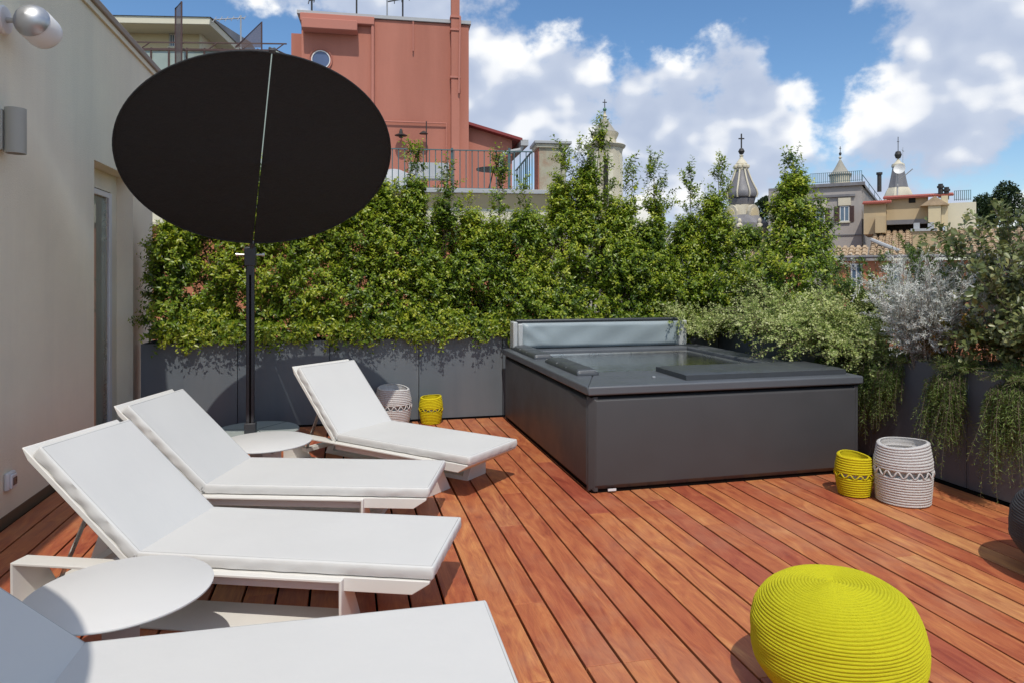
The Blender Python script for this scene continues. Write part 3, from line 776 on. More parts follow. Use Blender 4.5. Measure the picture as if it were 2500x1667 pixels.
# ================================================================== umbrellas
def build_umbrella(label, base, pole, Pb, Pt, RAD, n_group):
    t = thing('cantilever_umbrella', label, 'umbrella', (base[0], base[1], 0))
    O = Vector((base[0], base[1], 0))
    MB().lathe([(0, .0), (.30, .0), (.30, .05), (0, .05)], 48).build('foot', M['underdeck'], t)
    b = MB(); b.lathe([(0, .05), (.366, .05), (.372, .056), (.372, .104), (.366, .110), (0, .110)], 72); bo = b.build('base_disc', M['concrete'], t, smooth=30)
    g = MB(); 
    for a in (50, 170, 290): g.box(0.02, .366, -.0018, .0018, .1102, .1114, Matrix.Rotation(R(a), 4, 'Z'))
    g.build('joint', M['underdeck'], bo)
    P = Vector((pole[0], pole[1], 0)) - O; ztop = Pb[2] - .035
    r = .034
    m = MB(); m.box(P.x - r, P.x + r, P.y - r, P.y + r, .108, ztop - .16); m.build('pole', M['pole'], t, bevel=.010, seg=3)
    MB().box(P.x - .006, P.x + .010, P.y - r - .0025, P.y - r + .002, .16, ztop - .25).build('pole_groove', M['underdeck'], t)
    MB().box(P.x - .048, P.x + .048, P.y - .048, P.y + .048, .108, .20).build('pole_socket', M['pole'], t, bevel=.006)
    MB().box(P.x - .048, P.x + .048, P.y - .046, P.y + .046, ztop - .17, ztop).build('tilt_joint', M['pole'], t, bevel=.008)
    for s in (-1, 1):
        k = MB(); k.tube([(P.x + s * .048, P.y, ztop - .07), (P.x + s * .10, P.y, ztop - .07)], .010, 12); k.tube([(P.x + s * .10, P.y, ztop - .07), (P.x + s * .122, P.y, ztop - .07)], .017, 12)
        k.build('knob', M['steel'], t, smooth=40)
    B, Tp = Vector(Pb) - O, Vector(Pt) - O
    ax = (Tp - B).normalized(); C = (B + Tp) / 2; half = (Tp - B).length / 2
    side = ax.cross(Vector((0, 0, 1))).normalized(); nor = side.cross(ax).normalized()
    if nor.z < 0: nor = -nor
    for s in (-1, 1):
        n = 48; vs = []; fs = []
        rings = 14
        for k in range(rings + 1):
            q = k / rings
            for i in range(n + 1):
                a = math.pi * i / n
                u = math.cos(a) * half * q; v = math.sin(a) * RAD * q
                sag = -.020 * (1 - q * q) * math.sin(a) - .006 * math.sin(a * 9) * q * (1 - q)
                vv = max(v, 0) + .004
                vs.append(C + ax * u + side * s * vv + nor * sag)
        N = len(vs)
        vs += [p + nor * .004 for p in vs]
        for k in range(rings):
            for i in range(n):
                f = (k * (n + 1) + i, k * (n + 1) + i + 1, (k + 1) * (n + 1) + i + 1, (k + 1) * (n + 1) + i)
                fs += [f, tuple(N + j for j in f[::-1])]
        for i in range(n): fs.append((rings * (n + 1) + i, rings * (n + 1) + i + 1, N + rings * (n + 1) + i + 1, N + rings * (n + 1) + i))
        o = MB(); o.add(vs, fs); cv = o.build('canopy_half', M['fabric_black'], t, smooth=70)
        h = MB(); h.tube([C + ax * (math.cos(math.pi * i / n) * half) + side * s * (math.sin(math.pi * i / n) * RAD + .004) + nor * .002 for i in range(n + 1)], .009, 8)
        h.build('hem', M['fabric_black'], cv, smooth=60)
        sp = MB(); sp.tube([B - ax * .02 + side * s * .0145 + nor * .012, Tp + ax * .03 + side * s * .0145 + nor * .012], .0085, 10); sp.build('spar', M['pole'], t, smooth=60)
        for a in (38, 90, 142):
            rb = MB(); e = C + ax * (math.cos(R(a)) * half * .98) + side * s * (math.sin(R(a)) * RAD * .98) + nor * .012
            hub = C + side * s * .02 + nor * .03
            rb.tube([hub, e], .007, 8); rb.build('rib', M['pole'], t, smooth=60)
    j = MB(); j.tube([P + Vector((0, 0, ztop - .04)), B + nor * .012 - ax * .01], .022, 10); j.build('tilt_arm', M['pole'], t, smooth=40)
    cl = MB(); cl.box(-.022, .022, -.012, .018, -.006, .018); 
    q = Matrix.Translation(Tp + ax * .01) @ Matrix((side, ax, nor)).transposed().to_4x4()
    cl.v = [tuple(q @ Vector(p)) for p in cl.v]; cl.build('end_clip', M['pole'], t, bevel=.003)
    return t
build_umbrella('large round black umbrella tilted towards the viewer, split by a seam, before the hedge', (-.775, 6.62), (-.815, 6.50), (-.782, 6.42, 1.800), (-.462, 4.75, 2.975), .985, None)
build_umbrella('black umbrella out of view, added and shaped to throw the soft shade over the nearest lounger', (-1.60, 1.50), (-1.80, 1.93), (-1.89, 2.10, 1.98), (-1.20, .02, 2.80), .53, None)  # unseen umbrella, added; canopy narrowed to fit the shade on lounger and table

# ================================================================== coiled rope baskets and poufs
def coil_profile(prof, rr, n_arc=5):
    """turn a smooth outline into a stack of rope coils"""
    pts = [Vector((a, 0, b)) for a, b in prof]
    out = []
    seg = []
    for a, b in zip(pts[:-1], pts[1:]): seg.append((b - a).length)
    tot = sum(seg); n = max(1, round(tot / (2 * rr))); step = tot / n
    def at(s):
        for k, L in enumerate(seg):
            if s <= L or k == len(seg) - 1: return pts[k].lerp(pts[k + 1], min(1, s / L)), (pts[k + 1] - pts[k]).normalized()
            s -= L
    for k in range(n):
        for i in range(n_arc):
            s = (k + i / n_arc) * step
            p, t = at(s); nn = Vector((t.z, 0, -t.x))
            q = p + nn * (math.sin(math.pi * i / n_arc) ** .7) * rr * .8
            out.append((max(q.x, .0005), q.z))
    p, t = at(tot); out.append((max(p.x, .0005), p.z))
    return out

def basket(label, x, y, h, r0, r1, mat, rope, lean, group, rz=0.0, waves=12):
    t = thing('rope_basket', label, 'basket', (x, y, 0), rz, group)
    zb0, zb1 = h * .485, h * .590
    R_ = lambda z: r0 + (r1 - r0) * math.sin(min(1, z / (h * .62)) * math.pi / 2) - max(0, (z - h * .70)) * .18
    def wob(a, z):
        f = z / h
        return (1 + .012 * math.sin(2 * a + 1 + rz) * f, (.030 * h * math.sin(a + lean) + .014 * h * math.sin(2 * a + lean * 2)) * max(0, (f - .55) / .45))
    pr = [(R_(z), z) for z in np.linspace(.004, zb0, 12)]
    lo = MB(); lo.lathe([(.0005, .002)] + coil_profile(pr, rope), 56, cap=False, wob=wob); lo.build('lower_coils', mat, t, smooth=60)
    pr = [(R_(z), z) for z in np.linspace(zb1, h, 12)]
    up = coil_profile(pr, rope)
    inner = [(up[-1][0] - .004, h + .003), (up[-1][0] - rope * 1.6, h)] + [(a - rope * 1.9, b) for a, b in up[::-1][3::3]]
    um = MB(); um.lathe(up + inner, 56, cap=False, wob=wob); um.build('upper_coils', mat, t, smooth=60)
    inn = MB(); inn.lathe([(R_(zb0) - rope * 1.4, h * .18), (R_(zb0) - rope * 1.4, zb0 + .002)], 40, cap=False); inn.build('inner_wall', mat, t, smooth=60)
    zz = MB(); n = waves; N = n * 14; pts = []
    for i in range(N):
        a = 2 * math.pi * i / N; s = math.sin(n * a)
        zc = (zb0 + zb1) / 2 + (zb1 - zb0) * .46 * s
        rr_ = R_(zc) + rope * (.55 + .30 * math.cos(n * a * 2)); pts.append((rr_ * math.cos(a), rr_ * math.sin(a), zc))
    zz.tube(pts, rope * .62, 7, closed=True); zz.build('wavy_rope', mat, t, smooth=70)
    ca = MB(); rc = R_(zb0) * .80; ca.lathe([(0, .03), (rc, .03), (rc, h * .58), (rc - .006, h * .59), (0, h * .59)], 40); ca.build('candle', M['liner'], t, smooth=40)
    return t
basket('small yellow coiled rope basket left of the tall white one, by the hot tub', 3.425, 4.02, .272, .094, .118, M['rope_yellow'], .0082, -.6, 'yellow rope baskets')
basket('small yellow coiled rope basket in front of the far planters', .868, 7.02, .272, .094, .118, M['rope_yellow'], .0082, 2.0, 'yellow rope baskets', 1.1)
basket('tall white coiled rope basket beside the yellow one, by the hot tub', 3.64, 3.82, .395, .158, .172, M['rope_white'], .0088, 1.9, 'white rope baskets', 0.0, 17)
basket('tall white coiled rope basket half hidden behind a lounger backrest', .48, 6.93, .395, .140, .176, M['rope_white'], .0088, 1.2, 'white rope baskets', 2.0, 17)

def pouf(name, label, x, y, rad, h, mat, rope, group, low=.30, tilt=0.0):
    t = thing(name, label, 'pouf', (x, y, 0), 0, group)
    pr = []
    for k in range(61):
        a = -math.pi / 2 + math.pi * k / 60
        ca, sa = math.cos(a), math.sin(a)
        rx = abs(ca) ** .58 * rad; z = h * .47 + math.copysign(abs(sa) ** .73, sa) * (h * .53 if sa > 0 else h * .47)
        if z < h * .42: rx *= 1 - low * ((h * .42 - z) / (h * .42)) ** 1.2
        pr.append((rx, z))
    b = MB(); b.lathe(coil_profile(pr, rope, 6), 120, cap=False, wob=lambda a, z: (1 + .004 * math.sin(3 * a + z * 40) + .003 * math.sin(7 * a - z * 90), .0012 * math.sin(5 * a + z * 60))); b.build('coiled_body', mat, t, smooth=75)
    t.rotation_euler = (0, R(tilt), -TH)      # the soft pouf has settled a little to one side
    return t
pouf('rope_pouf', 'big round lime-yellow coiled rope pouf in the right foreground', 1.712, 2.078, .284, .418, M['rope_yellow_green'] if 'rope_yellow_green' in M else M['rope_yellow'], .0058, 'round rope poufs', .30, -4.0)
pouf('rope_pouf', 'round charcoal coiled rope pouf cut off at the right edge', 3.585, 2.55, .36, .46, M['rope_grey'], .0066, 'round rope poufs')
# ================================================================== PLANTS
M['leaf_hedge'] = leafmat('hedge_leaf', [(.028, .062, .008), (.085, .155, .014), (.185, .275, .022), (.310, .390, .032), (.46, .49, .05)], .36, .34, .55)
M['leaf_var'] = leafmat('variegated_leaf', [(.12, .20, .035), (.28, .37, .09), (.48, .54, .20), (.66, .68, .36)], .5, .3, .4)
M['leaf_silver'] = leafmat('silver_leaf', [(.52, .56, .51), (.66, .69, .64), (.78, .80, .76), (.86, .87, .84)], .8, .22, .25)
M['leaf_rose'] = leafmat('rosemary_leaf', [(.060, .100, .022), (.115, .175, .038), (.19, .255, .06), (.28, .33, .11)], .5, .2, .4)
M['leaf_myrtle'] = leafmat('myrtle_leaf', [(.050, .095, .016), (.095, .16, .022), (.16, .23, .04)], .4, .25, .5)
M['leaf_round'] = leafmat('round_leaf', [(.065, .090, .028), (.115, .145, .045), (.18, .21, .075), (.26, .28, .11), (.36, .34, .14)], .33, .22, .55)
M['leaf_nandina'] = leafmat('nandina_leaf', [(.08, .10, .015), (.18, .15, .02), (.30, .16, .03), (.40, .14, .05)], .4, .35, .5)
M['petal'] = leafmat('pink_petal', [(.45, .03, .13), (.60, .05, .20)], .5, .3, .3)
M['leaf_pine'] = leafmat('pine_needles', [(.012, .026, .010), (.026, .048, .014), (.048, .078, .020)], .6, .1, .3)

def unit(a): return a / np.maximum(np.linalg.norm(a, axis=-1, keepdims=True), 1e-9)

def fast_mesh(name, V, T, tint=None):
    me = bpy.data.meshes.new(name)
    me.vertices.add(len(V)); me.vertices.foreach_set('co', np.ascontiguousarray(V, np.float32).ravel())
    me.loops.add(T.size); me.loops.foreach_set('vertex_index', np.ascontiguousarray(T, np.int32).ravel())
    me.polygons.add(len(T)); me.polygons.foreach_set('loop_start', np.arange(0, T.size, T.shape[1], dtype=np.int32))
    me.update(calc_edges=True)
    if tint is not None:
        a = me.attributes.new('tint', 'FLOAT', 'FACE'); a.data.foreach_set('value', np.ascontiguousarray(tint, np.float32))
    return me

def leaf_mesh(name, P, D, N, L, Wd, tint, shape='diamond'):
    n = len(P); D = unit(D); S = unit(np.cross(D, N)); N = unit(np.cross(S, D))
    L = L[:, None]; W2 = (Wd / 2)[:, None]
    if shape == 'diamond':
        V = np.stack([P, P + D * L * .48 + S * W2 + N * W2 * .35, P + D * L - N * L * .06, P + D * L * .48 - S * W2 + N * W2 * .35], 1)
        k = 4; f = np.array([(0, 1, 2), (0, 2, 3)])
    else:
        V = np.stack([P, P + D * L * .34 + S * W2 * .62 + N * W2 * .25, P + D * L * .74 + S * W2 + N * W2 * .35, P + D * L - N * L * .05,
                      P + D * L * .74 - S * W2 + N * W2 * .35, P + D * L * .34 - S * W2 * .62 + N * W2 * .25], 1)
        k = 6; f = np.array([(0, 1, 2), (0, 2, 3), (0, 3, 4), (0, 4, 5)])
    T = (np.arange(n)[:, None, None] * k + f[None]).reshape(-1, 3)
    return fast_mesh(name, V.reshape(-1, 3), T, np.repeat(np.clip(tint, 0, 1), len(f)))

def stem_pts(B, D, L, g, s):
    """points and tangents at fractions s (m,) of stems B,D,L that bend by g (vector per metre^2)"""
    l = L[:, None] * s[None]
    p = B[:, None] + D[:, None] * l[..., None] + g[:, None] * (l ** 2)[..., None]
    t = unit(D[:, None] + 2 * g[:, None] * l[..., None])
    return p, t

def stem_mesh(name, B, D, L, g, r0, r1, m=5):
    s = np.linspace(0, 1, m); p, t = stem_pts(B, D, L, g, s)
    a = unit(np.cross(t, np.array([.31, .22, .93]))); b = np.cross(t, a)
    rr = (r0 + (r1 - r0) * s)[None, :, None]
    ring = np.stack([p + (a * math.cos(w) + b * math.sin(w)) * rr for w in (0, 2.094, 4.189)], 2)
    n = len(B); V = ring.reshape(-1, 3); F = []
    base = np.arange(n)[:, None] * m * 3
    for i in range(m - 1):
        for k in range(3):
            q = np.array([i * 3 + k, i * 3 + (k + 1) % 3, (i + 1) * 3 + (k + 1) % 3, (i + 1) * 3 + k])
            F.append(base + q[None])
    return fast_mesh(name, V, np.concatenate(F, 0))

def leaves_on(rng, B, D, L, g, K, f0, ll, lw, spread=.75, up=.4, tint0=.45, tips=.3, jit=.02, shape='diamond', name='foliage', tint_stem=.12, tint_leaf=.16, hook=None):
    n = len(B)
    s = f0 + (1 - f0) * ((np.arange(K) + rng.random((n, K))) / K)
    l = L[:, None] * s
    p = B[:, None] + D[:, None] * l[..., None] + g[:, None] * (l ** 2)[..., None]
    t = unit(D[:, None] + 2 * g[:, None] * l[..., None])
    a = unit(np.cross(t, rng.normal(size=(n, 1, 3)) + 1e-3)); b = np.cross(t, a)
    w = (np.arange(K)[None] * 2.399 + rng.random((n, 1)) * 6.28 + rng.normal(size=(n, K)) * .4)[..., None]
    rad = a * np.cos(w) + b * np.sin(w)
    d = unit(t * (1 - spread) + rad * spread + rng.normal(size=(n, K, 3)) * .18)
    N = t * .8 + np.array([-.08, -.45, up + .25]) + rng.normal(size=(n, K, 3)) * .35
    Ls = ll * (.7 + .6 * rng.random((n, K))) * (1 - .35 * np.clip((s - .8) / .2, 0, 1))
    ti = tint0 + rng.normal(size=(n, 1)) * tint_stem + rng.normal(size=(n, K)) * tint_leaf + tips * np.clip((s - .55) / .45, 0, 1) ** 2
    P_ = (p + rng.normal(size=p.shape) * jit).reshape(-1, 3)
    Ls = Ls.ravel()
    ti = ti.ravel()
    if hook is not None: ti = hook(P_, ti)
    return leaf_mesh(name, P_, d.reshape(-1, 3), N.reshape(-1, 3), Ls, Ls * lw, ti, shape)

def sines(rng, k=7, sc=5.0):
    W_ = rng.normal(size=(k, 3)) * sc; ph = rng.random(k) * 6.28
    return lambda P: np.sin(P @ W_.T + ph).mean(1)

def put(name, me, mat, parent): return link(name, me, mat, parent)

def hedge_plant(label, x, y, ztop, rx=.30, ry=.25, n=820, seed=0, group='hedge plants in the back planters', z0=.88, peaks=None, thin=.0, low=.55, tint0=.40, name='hedge_shrub'):
    rng = np.random.default_rng(1000 + seed)
    t = thing(name, label, 'shrub', (x, y, 0), 0, group)
    nz = sines(rng, 7, 4.6); n2 = sines(rng, 6, 11)
    m = int(n * 2.4)
    z = z0 + (ztop - z0) * rng.random(m) ** .92
    f = (z - z0) / (ztop - z0)
    prof = np.where(f < .12, low + (1 - low) * f / .12, np.minimum(1, ((1 - f) / .62)) ** .80)
    prof *= 1 + .28 * np.sin(z * 8 + seed) * (f > .1)
    a = rng.random(m) * 6.283; rho = .35 + .65 * np.sqrt(rng.random(m))
    # side leaders make the uneven crest
    B = np.stack([np.cos(a) * rx * prof * rho, np.sin(a) * ry * prof * rho, z], 1)
    sway = .05 * np.sin(z * 3 + seed * 1.7)
    B[:, 0] += sway
    keep = (nz(B) + .5 * n2(B) > -.36 + thin) 
    B, rho, a, f = B[keep][:n], rho[keep][:n], a[keep][:n], f[keep][:n]
    if peaks:
        for (px, py, pz, cnt, pr) in peaks:
            zz = z0 + .5 * (ztop - z0) + (pz - z0 - .5 * (ztop - z0)) * rng.random(cnt) ** .8
            ff = np.clip((pz - zz) / max(.01, pz - z0 - .5 * (ztop - z0)), 0, 1); aa = rng.random(cnt) * 6.283; r_ = np.sqrt(rng.random(cnt)) * (pr * ff ** .6 + .015)
            nb = np.stack([px + np.cos(aa) * r_, py + np.sin(aa) * r_, zz], 1)
            B = np.concatenate([B, nb]); a = np.concatenate([a, aa]); f = np.concatenate([f, np.full(cnt, .9)]); rho = np.concatenate([rho, np.full(cnt, .8)])
    out = np.stack([np.cos(a), np.sin(a), np.zeros(len(a))], 1)
    upw = (.35 + .75 * f)[:, None] * np.array([0, 0, 1.])
    D = unit(out * (.85 - .35 * f)[:, None] + upw + rng.normal(size=B.shape) * .34)
    L = .09 + .13 * rng.random(len(B)); g = np.zeros_like(B); g[:, 2] = -.5 * (f < .18)
    # sprays that lean over the planter edge
    k = int(n * .06)
    zb = z0 + .02 + .16 * rng.random(k); bx = rng.uniform(-rx * .95, rx * .95, k)
    B2 = np.stack([bx, np.full(k, -ry * .72), zb], 1); D2 = unit(np.stack([rng.normal(size=k) * .35, -np.ones(k), rng.normal(size=k) * .25 - .05], 1))
    L2 = .10 + .15 * rng.random(k); g2 = np.zeros_like(B2); g2[:, 2] = -1.5
    B = np.concatenate([B, B2]); D = np.concatenate([D, D2]); L = np.concatenate([L, L2]); g = np.concatenate([g, g2])
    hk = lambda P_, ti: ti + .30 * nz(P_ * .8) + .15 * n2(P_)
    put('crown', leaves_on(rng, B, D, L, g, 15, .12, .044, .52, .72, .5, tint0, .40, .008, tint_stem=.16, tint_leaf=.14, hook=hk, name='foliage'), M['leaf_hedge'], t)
    put('twigs', stem_mesh('twigs', B, D, L, g, .0024, .0010, 4), M['bark'], t)
    tr = MB()
    tips = [(0, 0, ztop)] + ([(p[0], p[1], p[2]) for p in peaks] if peaks else [])
    for q, (px, py, pz) in enumerate(tips):
        pts = [(q * .03 - .01, .02 * q, PH - .08)] + [(px * u + .03 * math.sin(u * 5 + seed + q), py * u + .02 * math.cos(u * 4 + q), PH - .08 + (pz - .12 - PH) * u) for u in (.25, .5, .75, 1)]
        tr.tube(pts, .013, 6, taper=.25)
    tr.build('trunk', M['bark'], t, smooth=60)
    return t

HED = [(-1.60, 2.10, None), (-1.30, 2.30, None), (-.95, 2.9, None), (-.60, 3.0, None), (-.22, 2.60, None), (.14, 2.40, None), (.46, 2.38, [(.04, 0, 2.50, 30, .10)]),
       (.74, 2.42, [(.0, .0, 2.88, 75, .11)]), (1.06, 2.34, [(.03, .0, 2.66, 60, .12)]), (1.34, 2.10, [(-.05, 0, 2.34, 30, .10)]), (1.66, 1.98, [(.0, 0, 2.80, 80, .085)]), (1.98, 2.24, [(-.04, 0, 2.52, 40, .09)]),
       (2.36, 2.46, [(.06, 0, 2.94, 85, .14)]), (2.76, 2.64, [(.10, 0, 3.24, 140, .18), (-.14, 0, 2.95, 60, .10)]), (3.14, 2.44, [(.10, 0, 2.80, 65, .12)]), (3.50, 2.26, [(.02, 0, 2.85, 75, .11), (.18, 0, 2.64, 40, .08)]),
       (3.92, 2.10, [(.10, 0, 2.76, 70, .10)]), (4.34, 2.34, [(.06, 0, 2.86, 85, .14)])]
place = ['hard against the cream wall', 'second from the cream wall', 'left of the umbrella pole', 'right behind the umbrella pole', 'just right of the umbrella pole', 'under the right edge of the black umbrella',
         'at the right edge of the black umbrella', 'with a tall tip in front of the terrace railing', 'with a blunt bright crest below the red house', 'low beside the gap showing the orange wall', 'with one thin spire in front of the small terrace table',
         'in front of the terrace pillar foot', 'rising right of the terrace pillar', 'tallest of the row, in front of the left church tower', 'just right of the tallest peak', 'with twin loose tips against the clouds', 'with a thin lone tip against the clouds', 'pointed, left of the central spire']
for i, (hx, hz, pk) in enumerate(HED):
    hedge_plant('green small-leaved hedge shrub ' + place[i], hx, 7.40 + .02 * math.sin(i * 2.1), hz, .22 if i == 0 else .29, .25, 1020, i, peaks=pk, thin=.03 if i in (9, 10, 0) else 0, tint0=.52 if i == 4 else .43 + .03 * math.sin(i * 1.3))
hedge_plant('bushy green small-leaved tree beside the grey house, right of the central spire', 4.55, 6.12, 2.42, .40, .36, 1250, 40, 'hedge plants in the right planters', peaks=[(-.04, .05, 2.70, 70, .13), (.16, -.1, 2.2, 50, .12)], low=.8, tint0=.46, name='hedge_tree')
hedge_plant('low green hedge shrub in the back right corner of the terrace', 4.52, 6.95, 1.95, .34, .34, 800, 41, 'hedge plants in the right planters', low=.8)

def stems_plant(name, label, x, y, z, n, spread, length, grav, mat, ll, lw, K, seed, bias=(0, 0, 0), f0=.1, shape='diamond', lsp=.6, base_r=.08, stem=(.004, .0015), bark='bark', cat='shrub', tint0=.45, tips=.3, up=.5, zmin=None, jit=.004, sub=0, sublen=.35, tilt=1.0, lenvar=.45):
    """clump of stems fanning out from a base; optional side shoots"""
    rng = np.random.default_rng(5000 + seed)
    t = thing(name, label, cat, (x, y, 0))
    a = rng.random(n) * 6.283; q = np.sqrt(rng.random(n)) * spread
    D = unit(np.stack([np.cos(a) * q, np.sin(a) * q, np.full(n, tilt)], 1) + np.array(bias) + rng.normal(size=(n, 3)) * .08)
    B = np.stack([np.cos(a) * base_r * rng.random(n), np.sin(a) * base_r * rng.random(n), np.full(n, z)], 1)
    L = length * (1 - lenvar + lenvar * rng.random(n)); g = np.zeros((n, 3)); g[:, 2] = -grav * (.6 + .8 * rng.random(n)); g[:, :2] += rng.normal(size=(n, 2)) * .12
    put('stems', stem_mesh('stems', B, D, L, g, stem[0], stem[1], 7), M[bark], t)
    if sub:
        s = np.sort(.22 + .74 * rng.random((n, sub)), 1); l = L[:, None] * s
        p = (B[:, None] + D[:, None] * l[..., None] + g[:, None] * (l ** 2)[..., None]).reshape(-1, 3)
        tt = unit(D[:, None] + 2 * g[:, None] * l[..., None]).reshape(-1, 3)
        D2 = unit(tt * .75 + rng.normal(size=tt.shape) * .55 + np.array([0, 0, .12 if grav < 1 else -.1])); L2 = (np.repeat(L, sub) * sublen * (.5 + .7 * rng.random(n * sub)) * (1.15 - .6 * s.ravel()))
        g2 = np.repeat(g, sub, 0) * 1.0
        put('side_shoots', stem_mesh('side_shoots', p, D2, L2, g2, stem[1] * 1.3, stem[1] * .6, 4), M[bark], t)
        B = np.concatenate([B, p]); D = np.concatenate([D, D2]); L = np.concatenate([L, L2]); g = np.concatenate([g, g2])
    put('foliage', leaves_on(rng, B, D, L, g, K, f0, ll, lw, lsp, up, tint0, tips, jit, shape), M[mat], t)
    return t

# right-hand border, back to front
stems_plant('variegated_shrub', 'pale variegated shrub spilling over the back right corner of the hot tub', 4.00, 7.28, .84, 60, .9, .78, .65, 'leaf_var', .025, .60, 18, 1, (-.35, -.55, 0), sub=9, sublen=.42, tint0=.5, tips=.25, base_r=.25)
stems_plant('variegated_shrub', 'large cream-green variegated shrub leaning over the right side of the hot tub', 4.46, 5.60, .84, 120, .95, 1.15, .42, 'leaf_var', .026, .60, 18, 2, (-.40, -.15, .05), sub=11, sublen=.40, tint0=.5, tips=.28, base_r=.34)
stems_plant('variegated_shrub', 'cream-green variegated shrub beside the trailing rosemary near the tub corner', 4.42, 5.12, .82, 75, .9, .88, .7, 'leaf_var', .025, .60, 18, 3, (-.55, -.15, 0), sub=9, sublen=.40, tint0=.48, tips=.3, base_r=.24)
stems_plant('myrtle_shrub', 'dark green upright myrtle stems left of the silver shrub', 4.62, 5.05, .84, 26, .42, 1.02, .05, 'leaf_myrtle', .028, .42, 60, 4, (-.05, 0, 0), sub=5, sublen=.30, lsp=.62, tint0=.5, base_r=.16)
stems_plant('myrtle_shrub', 'dark green upright myrtle stems behind the silver shrub', 4.68, 4.55, .84, 30, .42, 1.10, .05, 'leaf_myrtle', .028, .42, 60, 5, (.0, 0, 0), sub=5, sublen=.30, lsp=.62, tint0=.42, base_r=.18)
stems_plant('silver_shrub', 'bright silver-grey feathery shrub on the planter behind the baskets', 4.38, 4.36, .76, 100, .36, 1.02, .10, 'leaf_silver', .028, .17, 34, 6, (-.12, -.03, 0), sub=7, sublen=.34, lsp=.45, tint0=.5, tips=.35, base_r=.12, stem=(.004, .0016), bark='bark_grey', f0=.06)
stems_plant('silver_shrub', 'thinner silver-grey shrub in front of the tiled roof, at right', 4.62, 4.02, .84, 34, .45, .98, .08, 'leaf_silver', .026, .16, 34, 7, (-.05, .0, 0), sub=6, sublen=.32, lsp=.45, tint0=.48, tips=.35, base_r=.10, stem=(.004, .0016), bark='bark_grey', f0=.15)
stems_plant('nandina_shrub', 'orange-tinged leafy shrub between the silver shrub and the round-leaved bush', 4.42, 4.10, .82, 18, .7, .55, .35, 'leaf_nandina', .040, .40, 13, 8, (-.2, 0, 0), sub=5, sublen=.4, tint0=.25, tips=.3, base_r=.08)
def trailing(label, y, n, drop, seed, w=.16):
    """bushy mound on the planter edge with strands hanging straight down its face"""
    rng = np.random.default_rng(9000 + seed)
    t = thing('rosemary_shrub', label, 'shrub', (4.255, y, 0))
    m = int(n * .7); a = rng.random(m) * 6.283
    B1 = np.stack([rng.uniform(-.03, .12, m), rng.uniform(-w, w, m), np.full(m, .84)], 1)
    D1 = unit(np.stack([-.55 + .5 * rng.normal(size=m), .5 * rng.normal(size=m), .35 + .3 * rng.random(m)], 1)); L1 = .10 + .14 * rng.random(m); g1 = np.zeros((m, 3)); g1[:, 2] = -1.8
    cl = np.round(rng.uniform(-w, w, n) / .07) * .07 + rng.normal(size=n) * .022
    out = .015 + .18 * rng.random(n)
    B2 = np.stack([-out, cl, .86 - .10 * rng.random(n) - out * .4], 1)
    D2 = unit(np.stack([-.16 + .12 * rng.normal(size=n), .12 * rng.normal(size=n), -np.ones(n)], 1)); L2 = drop * (.25 + .75 * rng.random(n) ** 1.4) * (.75 + .25 * np.sin(cl * 31 + seed)); g2 = np.zeros((n, 3)); g2[:, 0] = .10; g2[:, 1] = rng.normal(size=n) * .10
    put('mound_stems', stem_mesh('mound_stems', B1, D1, L1, g1, .0028, .0012, 5), M['bark'], t)
    put('mound', leaves_on(rng, B1, D1, L1, g1, 34, .05, .022, .18, .62, .4, .5, .25, .003), M['leaf_rose'], t)
    put('strands', stem_mesh('strands', B2, D2, L2, g2, .0022, .0010, 7), M['bark'], t)
    put('foliage', leaves_on(rng, B2, D2, L2, g2, 46, .0, .029, .17, .58, .2, .42, .25, .003), M['leaf_rose'], t)
    return t
trailing('trailing rosemary hanging down at the right corner of the hot tub', 4.98, 420, .66, 9, .27)
trailing('trailing rosemary hanging below the silver shrub', 4.60, 300, .50, 10, .18)
trailing('long trailing rosemary strands hanging over the seam of the right planters', 3.97, 230, .70, 11, .10)
trailing('trailing rosemary at the right edge above the charcoal pouf', 3.48, 260, .72, 12, .11)
stems_plant('round_leaved_bush', 'big dark round-leaved bush towering at the right edge', 4.72, 3.66, .84, 50, .50, 1.42, .10, 'leaf_round', .052, .60, 16, 13, (-.06, .05, 0), sub=8, sublen=.40, lsp=.62, shape='round', tint0=.40, tips=.28, base_r=.18, up=.6)
stems_plant('round_leaved_bush', 'lower round-leaved bush spilling forward at the right edge', 4.62, 3.62, .84, 40, .80, .72, .50, 'leaf_round', .050, .60, 14, 14, (-.12, .08, 0), sub=7, sublen=.42, lsp=.62, shape='round', tint0=.38, tips=.28, base_r=.22, up=.6)
stems_plant('round_leaved_bush', 'low round-leaved bush on the right planters, nearer than the charcoal pouf', 4.58, 2.45, .84, 34, .8, .60, .35, 'leaf_round', .050, .60, 14, 15, (0, 0, 0), sub=6, sublen=.42, lsp=.62, shape='round', tint0=.40, tips=.28, base_r=.24, up=.6)
stems_plant('round_leaved_bush', 'low round-leaved bush on the right planter nearest the viewer', 4.56, 1.65, .84, 34, .8, .62, .35, 'leaf_round', .050, .60, 14, 16, (0, 0, 0), sub=6, sublen=.42, lsp=.62, shape='round', tint0=.42, tips=.28, base_r=.24, up=.6)
